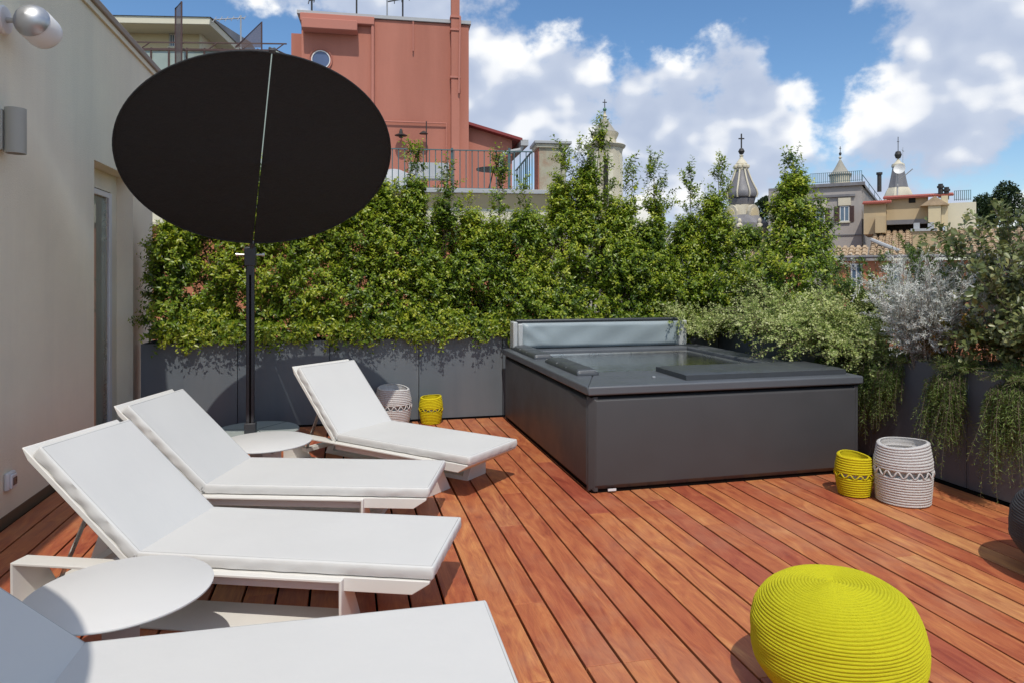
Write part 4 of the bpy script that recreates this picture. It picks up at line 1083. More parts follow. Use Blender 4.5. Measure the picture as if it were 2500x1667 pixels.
def flowers():
    rng = np.random.default_rng(77)
    spots = [at_X(1832, 757, 4.2), at_X(1868, 752, 4.2), at_X(1845, 772, 4.2), at_X(1940, 700, 4.15), at_X(1885, 690, 4.2), at_X(2320, 742, 4.25), at_X(2338, 770, 4.25), at_X(1905, 742, 4.2)]
    t = thing('pink_flower_spray', 'few tiny pink blossoms among the variegated shrub', 'flowers', (4.2, 5.8, 0))
    for p in spots:
        n = 6; P_ = np.tile(np.array(p - t.location), (n, 1)) + rng.normal(size=(n, 3)) * .006
        D_ = unit(rng.normal(size=(n, 3))); put('blossom', leaf_mesh('blossom', P_, D_, unit(rng.normal(size=(n, 3))), np.full(n, .016), np.full(n, .012), rng.random(n), 'round'), M['petal'], t)
flowers()
# ================================================================== BACKGROUND
M['red'] = pm('red_plaster', (.50, .205, .150), .9, .07, 1.2, .3, 12, dark=(.37, .145, .105), darkf=.85, dscale=.5, streak=True, spec=.15)
M['red_trim'] = pm('red_trim', (.50, .20, .15), .85, .08, 2)
M['darkred'] = pm('painted_sheet_red', (.24, .035, .032), .6, .12, 3)
M['cream'] = pm('cream_plaster', (.68, .58, .38), .9, .06, 1.5, .2, 10, dark=(.55, .47, .32), darkf=.4, dscale=.8, streak=True, spec=.15)
M['cream_pale'] = pm('pale_plaster', (.70, .66, .52), .9, .06, 2, .2, 10)
M['ochre'] = pm('ochre_plaster', (.54, .42, .26), .9, .08, 1.0, .2, 9, dark=(.40, .31, .19), darkf=.6, dscale=.6, streak=True, spec=.15)
M['orange'] = pm('orange_plaster', (.52, .20, .10), .9, .08, 1, dark=(.42, .15, .08), darkf=.5, dscale=.7)
M['grey_wall'] = pm('grey_plaster', (.42, .385, .36), .92, .12, .9, .3, 6, dark=(.22, .21, .21), darkf=.7, dscale=.55, streak=True, spec=.1)
M['stone'] = pm('travertine', (.66, .60, .46), .85, .1, 2, .3, 8, dark=(.38, .35, .29), darkf=.6, dscale=1.0, streak=True)
M['white_dome'] = pm('white_dome', (.70, .68, .62), .85, .06, .5)
M['lead'] = pm('lead_sheet', (.17, .165, .175), .55, .2, 1.5, .2, 6, dark=(.33, .32, .33), darkf=.7, dscale=.8, streak=True)
M['shingle'] = pm('stone_shingle', (.34, .32, .27), .9, .25, 6, .6, 20)
M['iron'] = pm('iron', (.035, .032, .030), .6, .2, 9)
M['verdigris'] = pm('verdigris', (.10, .23, .16), .7, .2, 6)
M['rail'] = pm('rail_paint', (.085, .155, .165), .5, .1, 9)
M['zinc'] = pm('zinc_cap', (.42, .43, .44), .6, .1, 4)
M['rusty'] = pm('rust_stained_plaster', (.42, .40, .30), .9, .1, 4, .3, 20, dark=(.30, .10, .05), darkf=.9, dscale=1.6)
M['tile'] = pm('roof_tile', (.46, .34, .22), .9, .55, 3.4, .4, 14, world=True)
M['tile_red'] = pm('red_roof_tile', (.40, .11, .08), .8, .2, 6)
M['shutter'] = pm('brown_shutter', (.085, .045, .040), .6, .15, 6)
M['win_frame'] = pm('white_window_paint', (.74, .74, .72), .5, .04, 6)
M['win_glass'] = glass_mat('window_glass', (.10, .15, .22), .05, .8)
M['sky_glass'] = glass_mat('oculus_glass', (.09, .13, .24), .06, .7)
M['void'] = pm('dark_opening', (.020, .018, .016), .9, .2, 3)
M['mesh_brown'] = None
M['ground'] = pm('city_ground', (.10, .095, .085), .95, .3, .05, world=True)
M['hill'] = pm('wooded_hill', (.035, .055, .020), .95, .5, .08, .8, .4, world=True)
M['dish'] = pm('dish_white', (.72, .72, .70), .5, .04, 5)
M['antenna'] = pm('antenna_aluminium', (.45, .45, .45), .4, .1, 9, metal=.6)

def screen_mat():
    m, n, l, p = newmat('screen_mesh')
    t = n.new('ShaderNodeTexCoord'); a = noise(n, l, t.outputs['Object'], 3, 4)
    l.new(mixrgb(n, l, (.085, .050, .042), (.13, .085, .075), a.outputs['Fac']), p.inputs['Base Color']); p.inputs['Roughness'].default_value = .7
    tr = n.new('ShaderNodeBsdfTransparent'); ms = n.new('ShaderNodeMixShader'); ms.inputs[0].default_value = .25
    l.new(p.outputs[0], ms.inputs[1]); l.new(tr.outputs[0], ms.inputs[2]); l.new(ms.outputs[0], n['Material Output'].inputs['Surface'])
    return m
M['mesh_brown'] = screen_mat()

tag(MB().add([(-900, -900, -15), (900, -900, -15), (900, 1800, -15), (-900, 1800, -15)], [(0, 1, 2, 3)]).build('ground', M['ground']), kind='structure')
GZ = -15.0

class Facade:
    """a vertical wall plane met by the line of sight through survey column x0 at depth d0; phi: turn of the wall, + recedes to the right"""
    def __init__(s, x0, d0, phi, dd=0.0):
        p = at_depth(x0, 636, d0); s.O = Vector((p.x, p.y, 0)); a = -TH + R(phi)
        s.e = Vector((math.cos(a), math.sin(a), 0)); s.n = Vector((-math.sin(a), math.cos(a), 0)); s.rz = a
    def q(s, x, y, off=0.0):
        """local (s, z) where the line of sight meets the plane moved back by off"""
        v = ray(x, y); t = (s.O + s.n * off).dot(s.n) / v.dot(s.n); P = Vector((v.x * t, v.y * t, 1.5 + v.z * t)); return (P - s.O).dot(s.e), P.z
    def thing(s, name, label, cat, group=None): return thing(name, label, cat, (s.O.x, s.O.y, 0), s.rz, group)
    def rect(s, m, x0, y0, x1, y1, off0, off1, ref=0.0):
        """box covering the seen rectangle, measured on the plane at depth ref, from off0 (front) to off1 (back)"""
        a, za = s.q(x0, y0, ref); b, zb = s.q(x1, y1, ref)
        m.box(min(a, b), max(a, b), off0, off1, min(za, zb), max(za, zb)); return m

def window(F, t, x0, y0, x1, y1, off=0.0, shutters=None, hood=False):
    a, z1 = F.q(x0, y0, off); b, z0 = F.q(x1, y1, off); w = b - a
    fr = MB(); k = w * .09
    for r in ((a, a + k, z0, z1), (b - k, b, z0, z1), (a + k, b - k, z0, z0 + k), (a + k, b - k, z1 - k, z1), ((a + b) / 2 - k * .6, (a + b) / 2 + k * .6, z0 + k, z1 - k)):
        fr.box(r[0], r[1], off - .05, off + .04, r[2], r[3])
    wn_ = MB().box(a - .05, b + .05, off - .012, off + .06, z0 - .05, z1 + .05).build('window', M['grey_wall'], t)
    fr.build('frame', M['win_frame'], wn_)
    for s_ in (0, 1):
        u0 = a + k if s_ == 0 else (a + b) / 2 + k * .6; u1 = (a + b) / 2 - k * .6 if s_ == 0 else b - k
        MB().box(u0, u1, off - .03, off - .018, z0 + k, z1 - k).build('pane', M['win_glass'], wn_)
    MB().box(a - .06, b + .06, off - .12, off - .013, z0 - .09, z0 - .02).build('sill', M['cream_pale'], wn_)
    if shutters:
        for (u0, u1) in shutters:
            c, _ = F.q(u0, y0, off); d, _ = F.q(u1, y0, off)
            sh = MB(); sh.box(c, d, off - .06, off - .02, z0, z1)
            for i in range(12):
                zz = z0 + (z1 - z0) * (i + .5) / 12; sh.box(c + .05, d - .05, off - .075, off - .058, zz - .03, zz + .012)
            sh.build('shutter', M['shutter'], t)
    return wn_

def railing(F, t, x0, x1, ytop, ybot, off, n, mat, r=.012, name='baluster', ytop1=None, ybot1=None, depth_end=None):
    a, zt = F.q(x0, ytop, off); b, _ = F.q(x1, ytop, off); _, zb = F.q(x0, ybot, off)
    me = None
    for i in range(n + 1):
        u = a + (b - a) * i / n
        if me is None:
            o = MB().tube([(0, 0, 0), (0, 0, zt - zb)], r, 6).build(name, mat, t); me = o.data; o.location = (u, off, zb)
        else: share(me, name, t, (u, off, zb))
    rl_ = MB(); rl_.box(a - .02, b + .02, off - .025, off + .025, zt, zt + .02); rl_.box(a, b, off - .012, off + .012, zb + .06, zb + .085)
    rl_.build('handrail', mat, t)

def antenna(label, F, x, y0, y1, off, boom, n, mat='antenna', tilt=0.2, up=0):
    a, z0 = F.q(x, y0, off); _, z1 = F.q(x, y1, off)
    p = F.O + F.e * a + F.n * off
    t = thing('roof_antenna', label, 'antenna', (p.x, p.y, z0), F.rz, 'rooftop antennas')
    h = z1 - z0
    MB().tube([(0, 0, 0), (0, 0, h)], .03, 6).build('mast', M[mat], t)
    if boom:
        b0, b1 = boom
        bo = MB(); bo.tube([(b0, 0, h * .92 + b0 * tilt), (b1, 0, h * .92 + b1 * tilt)], .022, 6); bm_ = bo.build('boom', M[mat], t)
        for i in range(n):
            u = b0 + (b1 - b0) * i / max(1, n - 1); L_ = .42 * (1 - .5 * i / n)
            MB().tube([(u, -L_ * .5, h * .92 + u * tilt - L_ * .45), (u, L_ * .5, h * .92 + u * tilt + L_ * .45)], .015, 5).build('element', M[mat], bm_)
    return t

# ------------------------------------------------------------------ red house with its terrace
def red_house():
    F = Facade(692, 20.0, 10.0)
    t = F.thing('red_house', 'tall terracotta red rendered house with round window behind the black umbrella', 'house')
    a, zt = F.q(692, 33); b, _ = F.q(1077, 58)
    DEP = 6.0
    # oculus hole: wall body is built round it with a recessed disc
    MB().box(a, b, 0, DEP, GZ, zt).build('wall', M['red'], t, bevel=.03)
    c = MB(); c.box(a - .12, b + .06, -.06, DEP + .05, zt + .001, zt + .10); c.build('coping', M['zinc'], t)
    r_ = MB(); s0, _ = F.q(692, 60); s1, _ = F.q(860, 60); _, zA = F.q(700, 52); _, zB = F.q(700, 68)
    r_.box(a - .02, s1, -.16, -.002, zA, zt); r_.build('upper_band', M['red_trim'], t, bevel=.02)
    _, zC = F.q(700, 75); s2, _ = F.q(822, 75)
    MB().box(a + .05, s2, -.42, -.002, zC, zA - .002).build('cornice', M['red_trim'], t, bevel=.02)
    # left neighbour shoulder
    s3, _ = F.q(678, 100); _, z3 = F.q(678, 97, 2); MB().box(a - .45, a - .002, 1.2, DEP, GZ, z3).build('shoulder_wall', M['red'], t)
    # oculus
    cx, cz = F.q(737, 138); rad = abs(F.q(760, 138)[0] - cx) * .92
    o = MB(); MX = Matrix.Translation((cx, 0, cz)) @ Matrix.Rotation(R(90), 4, 'X')
    o.lathe([(rad * 1.02, -.004), (rad * 1.12, .004), (rad * 1.22, .05), (rad * 1.26, .05), (rad * 1.30, .002), (rad * 1.02, .002)], 48, cap=False); o.v = [tuple(MX @ Vector(p)) for p in o.v]
    oc = o.build('round_window', M['red_trim'], t, smooth=30)
    g = MB(); g.lathe([(0, .006), (rad * .95, .006)], 48, cap=False); g.v = [tuple(MX @ Vector(p)) for p in g.v]; g.build('pane', M['sky_glass'], oc)
    g = MB(); g.lathe([(rad * .93, .004), (rad * .93, .03), (rad * 1.03, .03), (rad * 1.03, .004)], 48, cap=False); g.v = [tuple(MX @ Vector(p)) for p in g.v]; g.build('frame', M['win_frame'], oc, smooth=30)
    def pipe(pts, r, nm='drain_pipe', mat='red_trim', off=-.08):
        P = []
        for (x, y) in pts:
            s, z = F.q(x, y, off); P.append((s, off, z))
        m = MB(); m.tube(P, r, 8); return m.build(nm, M[mat], t, smooth=50)
    pipe([(856, 50), (856, 250)], .055); pipe([(949, 50), (949, 118)], .022); pipe([(880, 279), (1025, 284), (1025, 390)], .022)
    pipe([(1057, 40), (1054, 215)], .03, off=-.30)
    # square flue
    s0, _ = F.q(1035, 200); s1, _ = F.q(1054, 200); _, zb = F.q(1044, 430)
    ch = MB(); ch.box(s0, s1, -.24, -.002, zb - 2, zt + 2.4); fl = ch.build('flue', M['red'], t, bevel=.01)
    for y in (46, 75, 183): 
        _, z = F.q(1044, y); MB().box(s0 - .03, s1 + .03, -.27, -.0025, z - .03, z + .03).build('collar', M['red_trim'], fl)
    # wall lamps
    for (x, y, arm) in ((921, 310, 0), (973, 306, 1)):
        s, z = F.q(x, y, -.25)
        l_ = thing('terrace_wall_lamp', 'small dark lamp on the red wall, ' + ('on a long pole' if arm else 'left of the pole lamp'), 'lamp', tuple(F.O + F.e * s - F.n * .25 + Vector((0, 0, z))), F.rz, 'lamps on the red wall')
        MB().lathe([(.0, .17), (.03, .17), (.05, .10), (.055, .04), (.19, -.02), (.19, -.03), (.06, -.02), (.06, -.09), (0, -.10)] if not arm else [(0, .06), (.04, .05), (.13, -.02), (.13, -.03), (0, -.02)], 16).build('shade', M['iron'], l_, smooth=40)
        m = MB(); m.tube([(0, 0, .14 if not arm else .05), (0, .24, .20)] if not arm else [(.08, 0, .35), (.08, 0, -2.2)], .018, 6); m.build('arm', M['iron'], l_)
    # lean-to on the right with sloping sheet roof
    x0, zr0 = F.q(1077, 285, .4); x1, zr1 = F.q(1196, 322, .4)
    xw, _ = F.q(1176, 340, .4)
    m = MB(); m.prism([(b + .002, GZ), (xw, GZ), (xw, zr0 + (zr1 - zr0) * (xw - x0) / (x1 - x0) - .09), (b + .002, zr0 - .09)], 'y', .4, DEP - .5); m.build('annex_wall', M['red'], t)
    m = MB(); m.prism([(b - .0, zr0 - .085), (x1, zr1 - .085), (x1, zr1), (b - .0, zr0)], 'y', .1, DEP - .4); m.build('annex_roof', M['darkred'], t)
    g = MB(); p = [F.q(*q, .25) for q in ((1203, 330), (1196, 345), (1160, 352), (1150, 362), (1150, 400))]
    g.tube([(s, .25, z) for s, z in p], .07, 10); g.build('gutter_pipe', M['zinc'], t, smooth=50)
    g = MB(); s, z = F.q(1203, 328, .25); g.box(s - .12, s + .12, .1, DEP - .4, z - .12, z + .06); g.build('gutter', M['zinc'], t)

    # terrace building in front
    B = Facade(880, 15.5, 7.0)
    t2 = B.thing('terrace_building', 'cream-corniced orange building carrying the railed roof terrace', 'building')
    a, zt = B.q(300, 437); b, _ = B.q(1246, 437); a = B.q(330, 437)[0]
    zs = B.q(1100, 438)[1]
    MB().box(a - 3, b + .25, -.30, 4.0, zs - .10, zs).build('slab_edge', M['zinc'], t2, bevel=.01)
    m = MB(); m.prism([(-.26, zs - .101), (-.05, zs - .42), (0, zs - .42), (.3, zs - .42), (.3, zs - .101)], 'x', a - 3, b + .2); m.build('cornice', M['cream'], t2)
    MB().box(a - 3, b + .12, -.04, 3.9, zs - .88, zs - .421).build('frieze', M['cream_pale'], t2)
    MB().box(a - 3, b + .08, .03, 3.9, GZ, zs - .881).build('wall', M['orange'], t2)
    for u in np.arange(a - 2.5, b, 1.15): MB().box(u, u + .5, -.10, -.041, zs - .86, zs - .80).build('moulding', M['stone'], t2)
    n = 30
    railing(B, t2, 800, 1222, 341, 437, -.15, n, M['rail'], .012)
    # side return of the railing
    s, zt_ = B.q(1222, 347, -.15); zb_ = zs
    me = None
    for i in range(8):
        if me is None:
            o = MB().tube([(0, 0, 0), (0, 0, zt_ - zb_ - .02)], .012, 6).build('baluster', M['rail'], t2); me = o.data; o.location = (s, .25 + i * .35, zb_)
        else: share(me, 'baluster', t2, (s, .25 + i * .35, zb_))
    MB().box(s - .02, s + .02, -.12, 2.8, zt_ - .02, zt_).build('handrail', M['rail'], t2)
    for u in (800, 1038, 1170):
        ss, zz = B.q(u, 341, -.12); MB().tube([(ss, -.12, zs), (ss, -.12, zz)], .028, 8).build('rail_post', M['rail'], t2)
    # pillar
    s0, zp = B.q(1232, 337, .3); s1, _ = B.q(1296, 337, .3)
    t3 = B.thing('terrace_pillar', 'rust-stained square pillar with flat stone cap at the end of the terrace', 'pillar')
    MB().box(s0 + .02, s1 - .02, .0, .62, zs - 2.2, zp).build('shaft', M['rusty'], t3, bevel=.01)
    MB().box(s0 - .002, s0 + .019, .01, .61, zs - 2.2, zp - .02).build('red_side', M['red'], t3)
    MB().box(s0 - .10, s1 + .10, -.10, .72, zp + .001, zp + .07).build('cap', M['zinc'], t3, bevel=.01)
    MB().box(s0 - .05, s1 + .05, -.05, .67, zp - .08, zp - .0005).build('moulding', M['stone'], t3)
    # small table
    s, z = B.q(1133, 389, 1.0)
    p = B.O + B.e * s + B.n * 1.0
    t4 = thing('bistro_table', 'round dark bistro table on the terrace behind the railing', 'table', (p.x, p.y, zs), B.rz)
    rad = abs(B.q(1172, 389, 1.0)[0] - s)
    MB().lathe([(0, z - zs - .03), (rad, z - zs - .03), (rad, z - zs), (0, z - zs)], 36).build('top', M['iron'], t4)
    m = MB()
    for k in range(3): m.tube([(0, 0, z - zs - .03), (.10 * math.cos(k * 2.09), .10 * math.sin(k * 2.09), .4), (.30 * math.cos(k * 2.09), .30 * math.sin(k * 2.09), 0)], .012, 6)
    m.build('legs', M['iron'], t4)
    s, z = B.q(985, 410, 1.2); p = B.O + B.e * s + B.n * 1.2
    t5 = thing('garden_bench', 'grey metal bench against the red wall on the terrace', 'bench', (p.x, p.y, zs), B.rz)
    MB().box(-.5, .5, -.2, .2, .40, .44).build('seat', M['zinc'], t5); MB().box(-.5, .5, .18, .22, .5, .85).build('backrest', M['zinc'], t5)
    for u in (-.45, .42): MB().box(u, u + .03, -.18, .18, 0, .399).build('leg', M['zinc'], t5)
    s, z = B.q(905, 405, .9); p = B.O + B.e * s + B.n * .9
    t6 = thing('dust_sheet_heap', 'pale grey covered heap on the terrace near the umbrella', 'cover', (p.x, p.y, zs), B.rz)
    MB().lathe([(.55, 0), (.50, .25), (.34, .48), (.12, .58), (0, .60)], 14, wob=lambda a, z: (1 + .15 * math.sin(3 * a + z * 4), 0)).build('sheet', M['zinc'], t6, smooth=60)
    # antennas on the red house
    antenna('dark comb-shaped antenna on the red house roof, right of the white one', F, 925, 47, -6, 1.5, (-.5, .9), 7, 'iron', .25)
    antenna('white mast antenna on the middle of the red house roof', F, 889, 44, -30, 1.2, (-.7, .5), 4, 'antenna', .1)
    antenna('thin bare mast on the red house roof, left of the white mast', F, 819, 40, -30, 1.2, None, 0, 'iron')
    antenna('bare mast at the left corner of the red house roof', F, 716, 33, -2, 1.2, (-.08, .08), 2, 'iron')
red_house()

# ------------------------------------------------------------------ cream house, glass veranda, screens (upper left)
def cream_house():
    F = Facade(258, 27.0, 3.0)
    t = F.thing('cream_house', 'cream house with deep flat eaves above the left wall', 'house')
    a = F.q(150, 60)[0]; b, zt = F.q(462, 58)
    MB().box(a, b, 0, 7, GZ, F.q(300, 62)[1]).build('wall', M['cream'], t)
    s1, z1 = F.q(470, 50, -1.1); z0 = F.q(300, 38, -1.1)[1]
    m = MB(); zz = F.q(400, 46, -1.1)[1]
    m.box(a, b + .75, -1.1, 8, zz - .16, zz + .12); m.build('eaves', M['cream_pale'], t, bevel=.02)
    m = MB(); m.prism([(-1.15, zz + .121), (3.5, zz + .75), (8, zz + .121)], 'x', a, b + .8); m.build('roof', M['lead'], t)
    m = MB(); m.box(b - .06, b + .02, -.05, 7, GZ, zz - .161); m.build('corner_strip', M['cream_pale'], t)
    window(F, t, 391, 81, 402, 108, -.02)
    G = Facade(300, 23.0, 2.0)
    v = G.thing('glass_veranda', 'greenish glass roof veranda with thin brown frame behind the umbrella', 'veranda')
    z_top = G.q(450, 97)[1]; z_mid = G.q(450, 122)[1]
    a = G.q(280, 100)[0]; b = G.q(640, 100)[0]
    M['ver_glass'] = glass_mat('veranda_glass', (.34, .40, .35), .12, .5)
    n = 9
    for i in range(n):
        u0 = a + (b - a) * i / n + .03; u1 = a + (b - a) * (i + 1) / n - .03
        MB().add([(u0, -.4, z_mid), (u1, -.4, z_mid), (u1, .8, z_top - .15), (u0, .8, z_top - .15)], [(0, 1, 2, 3)]).build('roof_pane', M['ver_glass'], v)
        MB().box(u0, u1, -.39, -.37, GZ, z_mid - .08).build('wall_pane', M['ver_glass'], v)
    for i in range(n + 1):
        u = a + (b - a) * i / n
        m = MB(); m.tube([(u, -.41, z_mid + .01), (u, .8, z_top - .13)], .025, 6); m.tube([(u, -.41, z_mid), (u, -.41, GZ)], .03, 6)
        if i % 2 == 0: m.tube([(u, .8, z_top - .15), (u + .5, .9, z_top + .28)], .02, 6)
        m.build('rib', M['shutter'], v)
    m = MB(); m.box(a, b, -.44, -.38, z_mid - .07, z_mid); m.box(a, b, .77, .83, z_top - .16, z_top - .10); m.box(a, b, .9, .94, z_top + .26, z_top + .30); m.build('beam', M['shutter'], v)
    S = Facade(402, 22.0, -55.0)
    sc = S.thing('screen_panel', 'tall narrow brown mesh screen standing above the veranda', 'screen', 'brown mesh screens')
    a, z1 = S.q(403, 20); b, _ = S.q(417, 30); z0 = S.q(410, 150)[1]
    MB().add([(a, 0, z0), (b, 0, z0), (b, 0, z1 - .15), (a, 0, z1)], [(0, 1, 2, 3)]).build('mesh_sheet', M['mesh_brown'], sc)
    m = MB(); m.tube([(a, 0, z0), (a, 0, z1), (b, 0, z1 - .15), (b, 0, z0)], .025, 6); m.build('frame', M['shutter'], sc)
    S = Facade(545, 19.0, 4.0)
    sc = S.thing('screen_panel', 'triangular brown mesh screen rising behind the top of the umbrella', 'screen', 'brown mesh screens')
    p = [S.q(540, 110), S.q(601, 110), S.q(601, 51)]
    MB().add([(s, 0, z) for s, z in p], [(0, 1, 2)]).build('mesh_sheet', M['mesh_brown'], sc)
    m = MB(); m.tube([(p[0][0], 0, p[0][1]), (p[2][0], 0, p[2][1]), (p[1][0], 0, p[1][1] - 1.5)], .022, 6); m.build('frame', M['shutter'], sc)
    antenna('white comb-shaped antenna left of the triangular screen', F, 553, 115, 36, -1.0, (-1.0, .15), 6, 'antenna', .08)
cream_house()

# ------------------------------------------------------------------ church towers
def spire(name, label, x, d, rows, parts, cat='church tower'):
    """rows: (part name, material, [(half width px, y px), ...]) turned about the axis at survey column x"""
    c = at_depth(x, 636, d); t = thing(name, label, cat, (c.x, c.y, 0), -TH)
    k = 1.06293 / 1667 * d
    for nm, mat, pr, sides in rows:
        m = MB(); m.lathe([(max(.001, w * k), 1.5 + (636 - y) * k) for w, y in pr], sides); m.build(nm, M[mat], t, smooth=35)
    return t, k
def cross(t, k, y0, y1, arm, mat='iron', w=.9):
    z0, z1 = 1.5 + (636 - y0) * k, 1.5 + (636 - y1) * k; h = z1 - z0
    m = MB(); m.box(-w * k, w * k, -w * k, w * k, z0, z1); zc = z0 + h * .66
    m.box(-arm * k, -w * k, -w * k * .9, w * k * .9, zc - w * k, zc + w * k); m.box(w * k, arm * k, -w * k * .9, w * k * .9, zc - w * k, zc + w * k); m.build('cross', M[mat], t)
t, k = spire('church_tower', 'pale stone church lantern tower with green ball and cross behind the tallest hedge peak', 1389, 62,
      [('ball', 'verdigris', [(0, 257), (3, 256), (4.6, 252.5), (3, 249), (0, 248)], 20), ('finial', 'stone', [(5, 276), (4, 271), (6, 268.5), (3, 265), (2.4, 260), (3.4, 258), (1.5, 257)], 20),
       ('cone_roof', 'shingle', [(30, 310), (31, 307), (24, 302), (17, 292), (11.5, 283), (8, 276)], 24),
       ('upper_drum', 'stone', [(27, 335), (26, 322), (28, 318), (31, 312), (32, 308.5)], 24), ('cornice', 'stone', [(42, 344), (46, 341), (48, 337), (46, 335.5), (30, 333)], 24),
       ('drum', 'stone', [(40, 470), (40, 400), (40, 352), (42, 344.5)], 16), ('tower', 'stone', [(55, 900), (55, 480), (58, 474), (40, 470.5)], 16)], None)
cross(t, k, 249, 229, 5)
m = MB()
for i in range(16):
    if i % 2 == 0:
        a = 2 * math.pi * (i + .5) / 16; Mx = Matrix.Rotation(a, 4, 'Z'); m.box(40 * k * .99, 40 * k * 1.03, -6 * k, 6 * k, 1.5 + (636 - 460) * k, 1.5 + (636 - 360) * k, Mx)
m.build('pilaster', M['cream_pale'], t)
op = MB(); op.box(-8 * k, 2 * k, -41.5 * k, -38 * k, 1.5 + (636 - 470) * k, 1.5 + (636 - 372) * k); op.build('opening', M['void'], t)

t, k = spire('church_spire', 'ornate lead-covered bell-shaped church spire with black ball and cross', 1703, 52,
      [('ball', 'iron', [(0, 356), (4, 355), (7.3, 348.5), (4, 342), (0, 341)], 20), ('finial', 'stone', [(4.5, 365), (3.2, 361), (5, 358.5), (2, 356)], 20),
       ('cap', 'stone', [(13, 392), (14, 388), (12, 382), (13, 377), (9, 371), (5, 366), (4, 364.5)], 16),
       ('lead_bell', 'lead', [(28, 457), (33, 454), (35, 448), (33, 440), (27, 428), (21, 415), (16, 402), (12.5, 392)], 16),
       ('lantern_ring', 'lead', [(27, 472), (29, 464), (30, 459), (28, 457.3)], 16),
       ('lantern', 'stone', [(30, 500), (29, 485), (28, 472.5)], 8), ('skirt_roof', 'lead', [(62, 526), (61, 516), (50, 506), (40, 498), (36, 496)], 8),
       ('cornice', 'stone', [(52, 540), (58, 534), (62, 530), (63, 526.5)], 8), ('drum', 'cream_pale', [(46, 620), (46, 560), (46, 541)], 8), ('tower', 'cream_pale', [(50, 1000), (50, 640), (50, 621)], 8)], None)
cross(t, k, 341, 308, 6.5, w=1.3)
prof = [(33.5, 456), (36.5, 448), (34.5, 440), (28.5, 428), (22.5, 415), (17.5, 402), (14, 391)]
for i in range(8):
    a = 2 * math.pi * i / 8 + .2; m = MB(); m.tube([(w * k * math.cos(a), w * k * math.sin(a), 1.5 + (636 - y) * k) for w, y in prof], .065, 8); m.build('rib', M['stone'], t, smooth=50)
    v_ = MB(); v_.lathe([(0, -.18), (.16, -.10), (.18, 0), (.16, .10), (0, .18)], 10, c=(13.5 * k * math.cos(a), 13.5 * k * math.sin(a), 1.5 + (636 - 384) * k)); v_.build('volute', M['stone'], t, smooth=50)
for i in range(4):
    a = math.pi / 2 * i - math.pi / 2 + .55; Mx = Matrix.Rotation(a, 4, 'Z'); g = MB()
    pts = [(-.55, 0), (-.55, .65), (-.42, .95), (-.18, 1.10), (0, 1.16), (.18, 1.10), (.42, .95), (.55, .65), (.55, 0)]
    pts = [(p * 1.0, 1.5 + (636 - 508) * k + q) for p, q in pts]
    b0 = MB(); b0.prism(pts, 'x', 30 * k, 36 * k); b0.v = [tuple(Mx @ Vector(p)) for p in b0.v]; gb = b0.build('gable', M['stone'], t)
    f_ = MB(); f_.prism([(p * .66, 1.5 + (636 - 508) * k + (q - 1.5 - (636 - 508) * k) * .78) for p, q in pts], 'x', 36 * k - .02, 36 * k + .05); f_.v = [tuple(Mx @ Vector(p)) for p in f_.v]; f_.build('panel', M['cream'], gb)
for i in range(8):
    a = 2 * math.pi * (i + .5) / 8; m = MB(); m.box(44 * k, 49 * k, -3.5 * k, 3.5 * k, 1.5 + (636 - 620) * k, 1.5 + (636 - 541.5) * k, Matrix.Rotation(a, 4, 'Z')); m.build('pilaster', M['stone'], t)
    v_ = MB(); v_.lathe([(0, 0), (.22, 0), (.22, .2), (.1, .3), (.16, .45), (.1, .6), (0, .66)], 10, c=(58 * k * math.cos(a), 58 * k * math.sin(a), 1.5 + (636 - 526) * k)); v_.build('urn', M['stone'], t, smooth=50)

for (lab, x, d, rows) in (('small stone dome lantern with thin cross behind the grey house roof', 1930, 78,
       [('ball', 'iron', [(0, 358), (2, 357), (3, 354), (2, 351), (0, 350)], 14), ('finial', 'stone', [(2.2, 370), (1.4, 366), (4, 363), (1.2, 360), (1.2, 357.5)], 14),
        ('cone_roof', 'shingle', [(24, 405), (25, 402), (17, 396), (10, 384), (5, 374), (2.6, 369)], 20), ('drum', 'stone', [(21, 700), (21, 432), (21, 412), (23, 406)], 16)]),
      ('dark ball-topped stone lantern behind the satellite dish', 2063, 76,
       [('ball', 'iron', [(0, 366), (5, 364), (7.6, 356.5), (5, 349), (0, 347)], 20), ('finial', 'stone', [(14, 384), (13, 378), (7, 374), (4, 370), (1.5, 365)], 12),
        ('lantern', 'lead', [(21, 432), (18, 418), (14.5, 400), (12, 385)], 8), ('drum', 'stone', [(30, 700), (30, 450), (26, 440), (22, 432.5)], 8)])):
    t, k = spire('church_lantern', lab, x, d, rows, None)
    cross(t, k, 350 if x < 2000 else 348, 337 if x < 2000 else 315, 2.4, w=.55)
c = at_depth(1465, 636, 75); k = 1.06293 / 1667 * 75
t = thing('church_dome', 'large whitish church dome glimpsed between the hedge tips', 'dome', (c.x, c.y, 0))
MB().lathe([(80 * k, GZ), (80 * k, 1.5 + 60 * k), (84 * k, 1.5 + 62 * k), (84 * k, 1.5 + 66 * k), (74 * k, 1.5 + 68 * k), (68 * k, 1.5 + 100 * k), (54 * k, 1.5 + 140 * k), (34 * k, 1.5 + 170 * k), (12 * k, 1.5 + 186 * k), (0, 1.5 + 188 * k)], 40).build('dome', M['white_dome'], t, smooth=30)

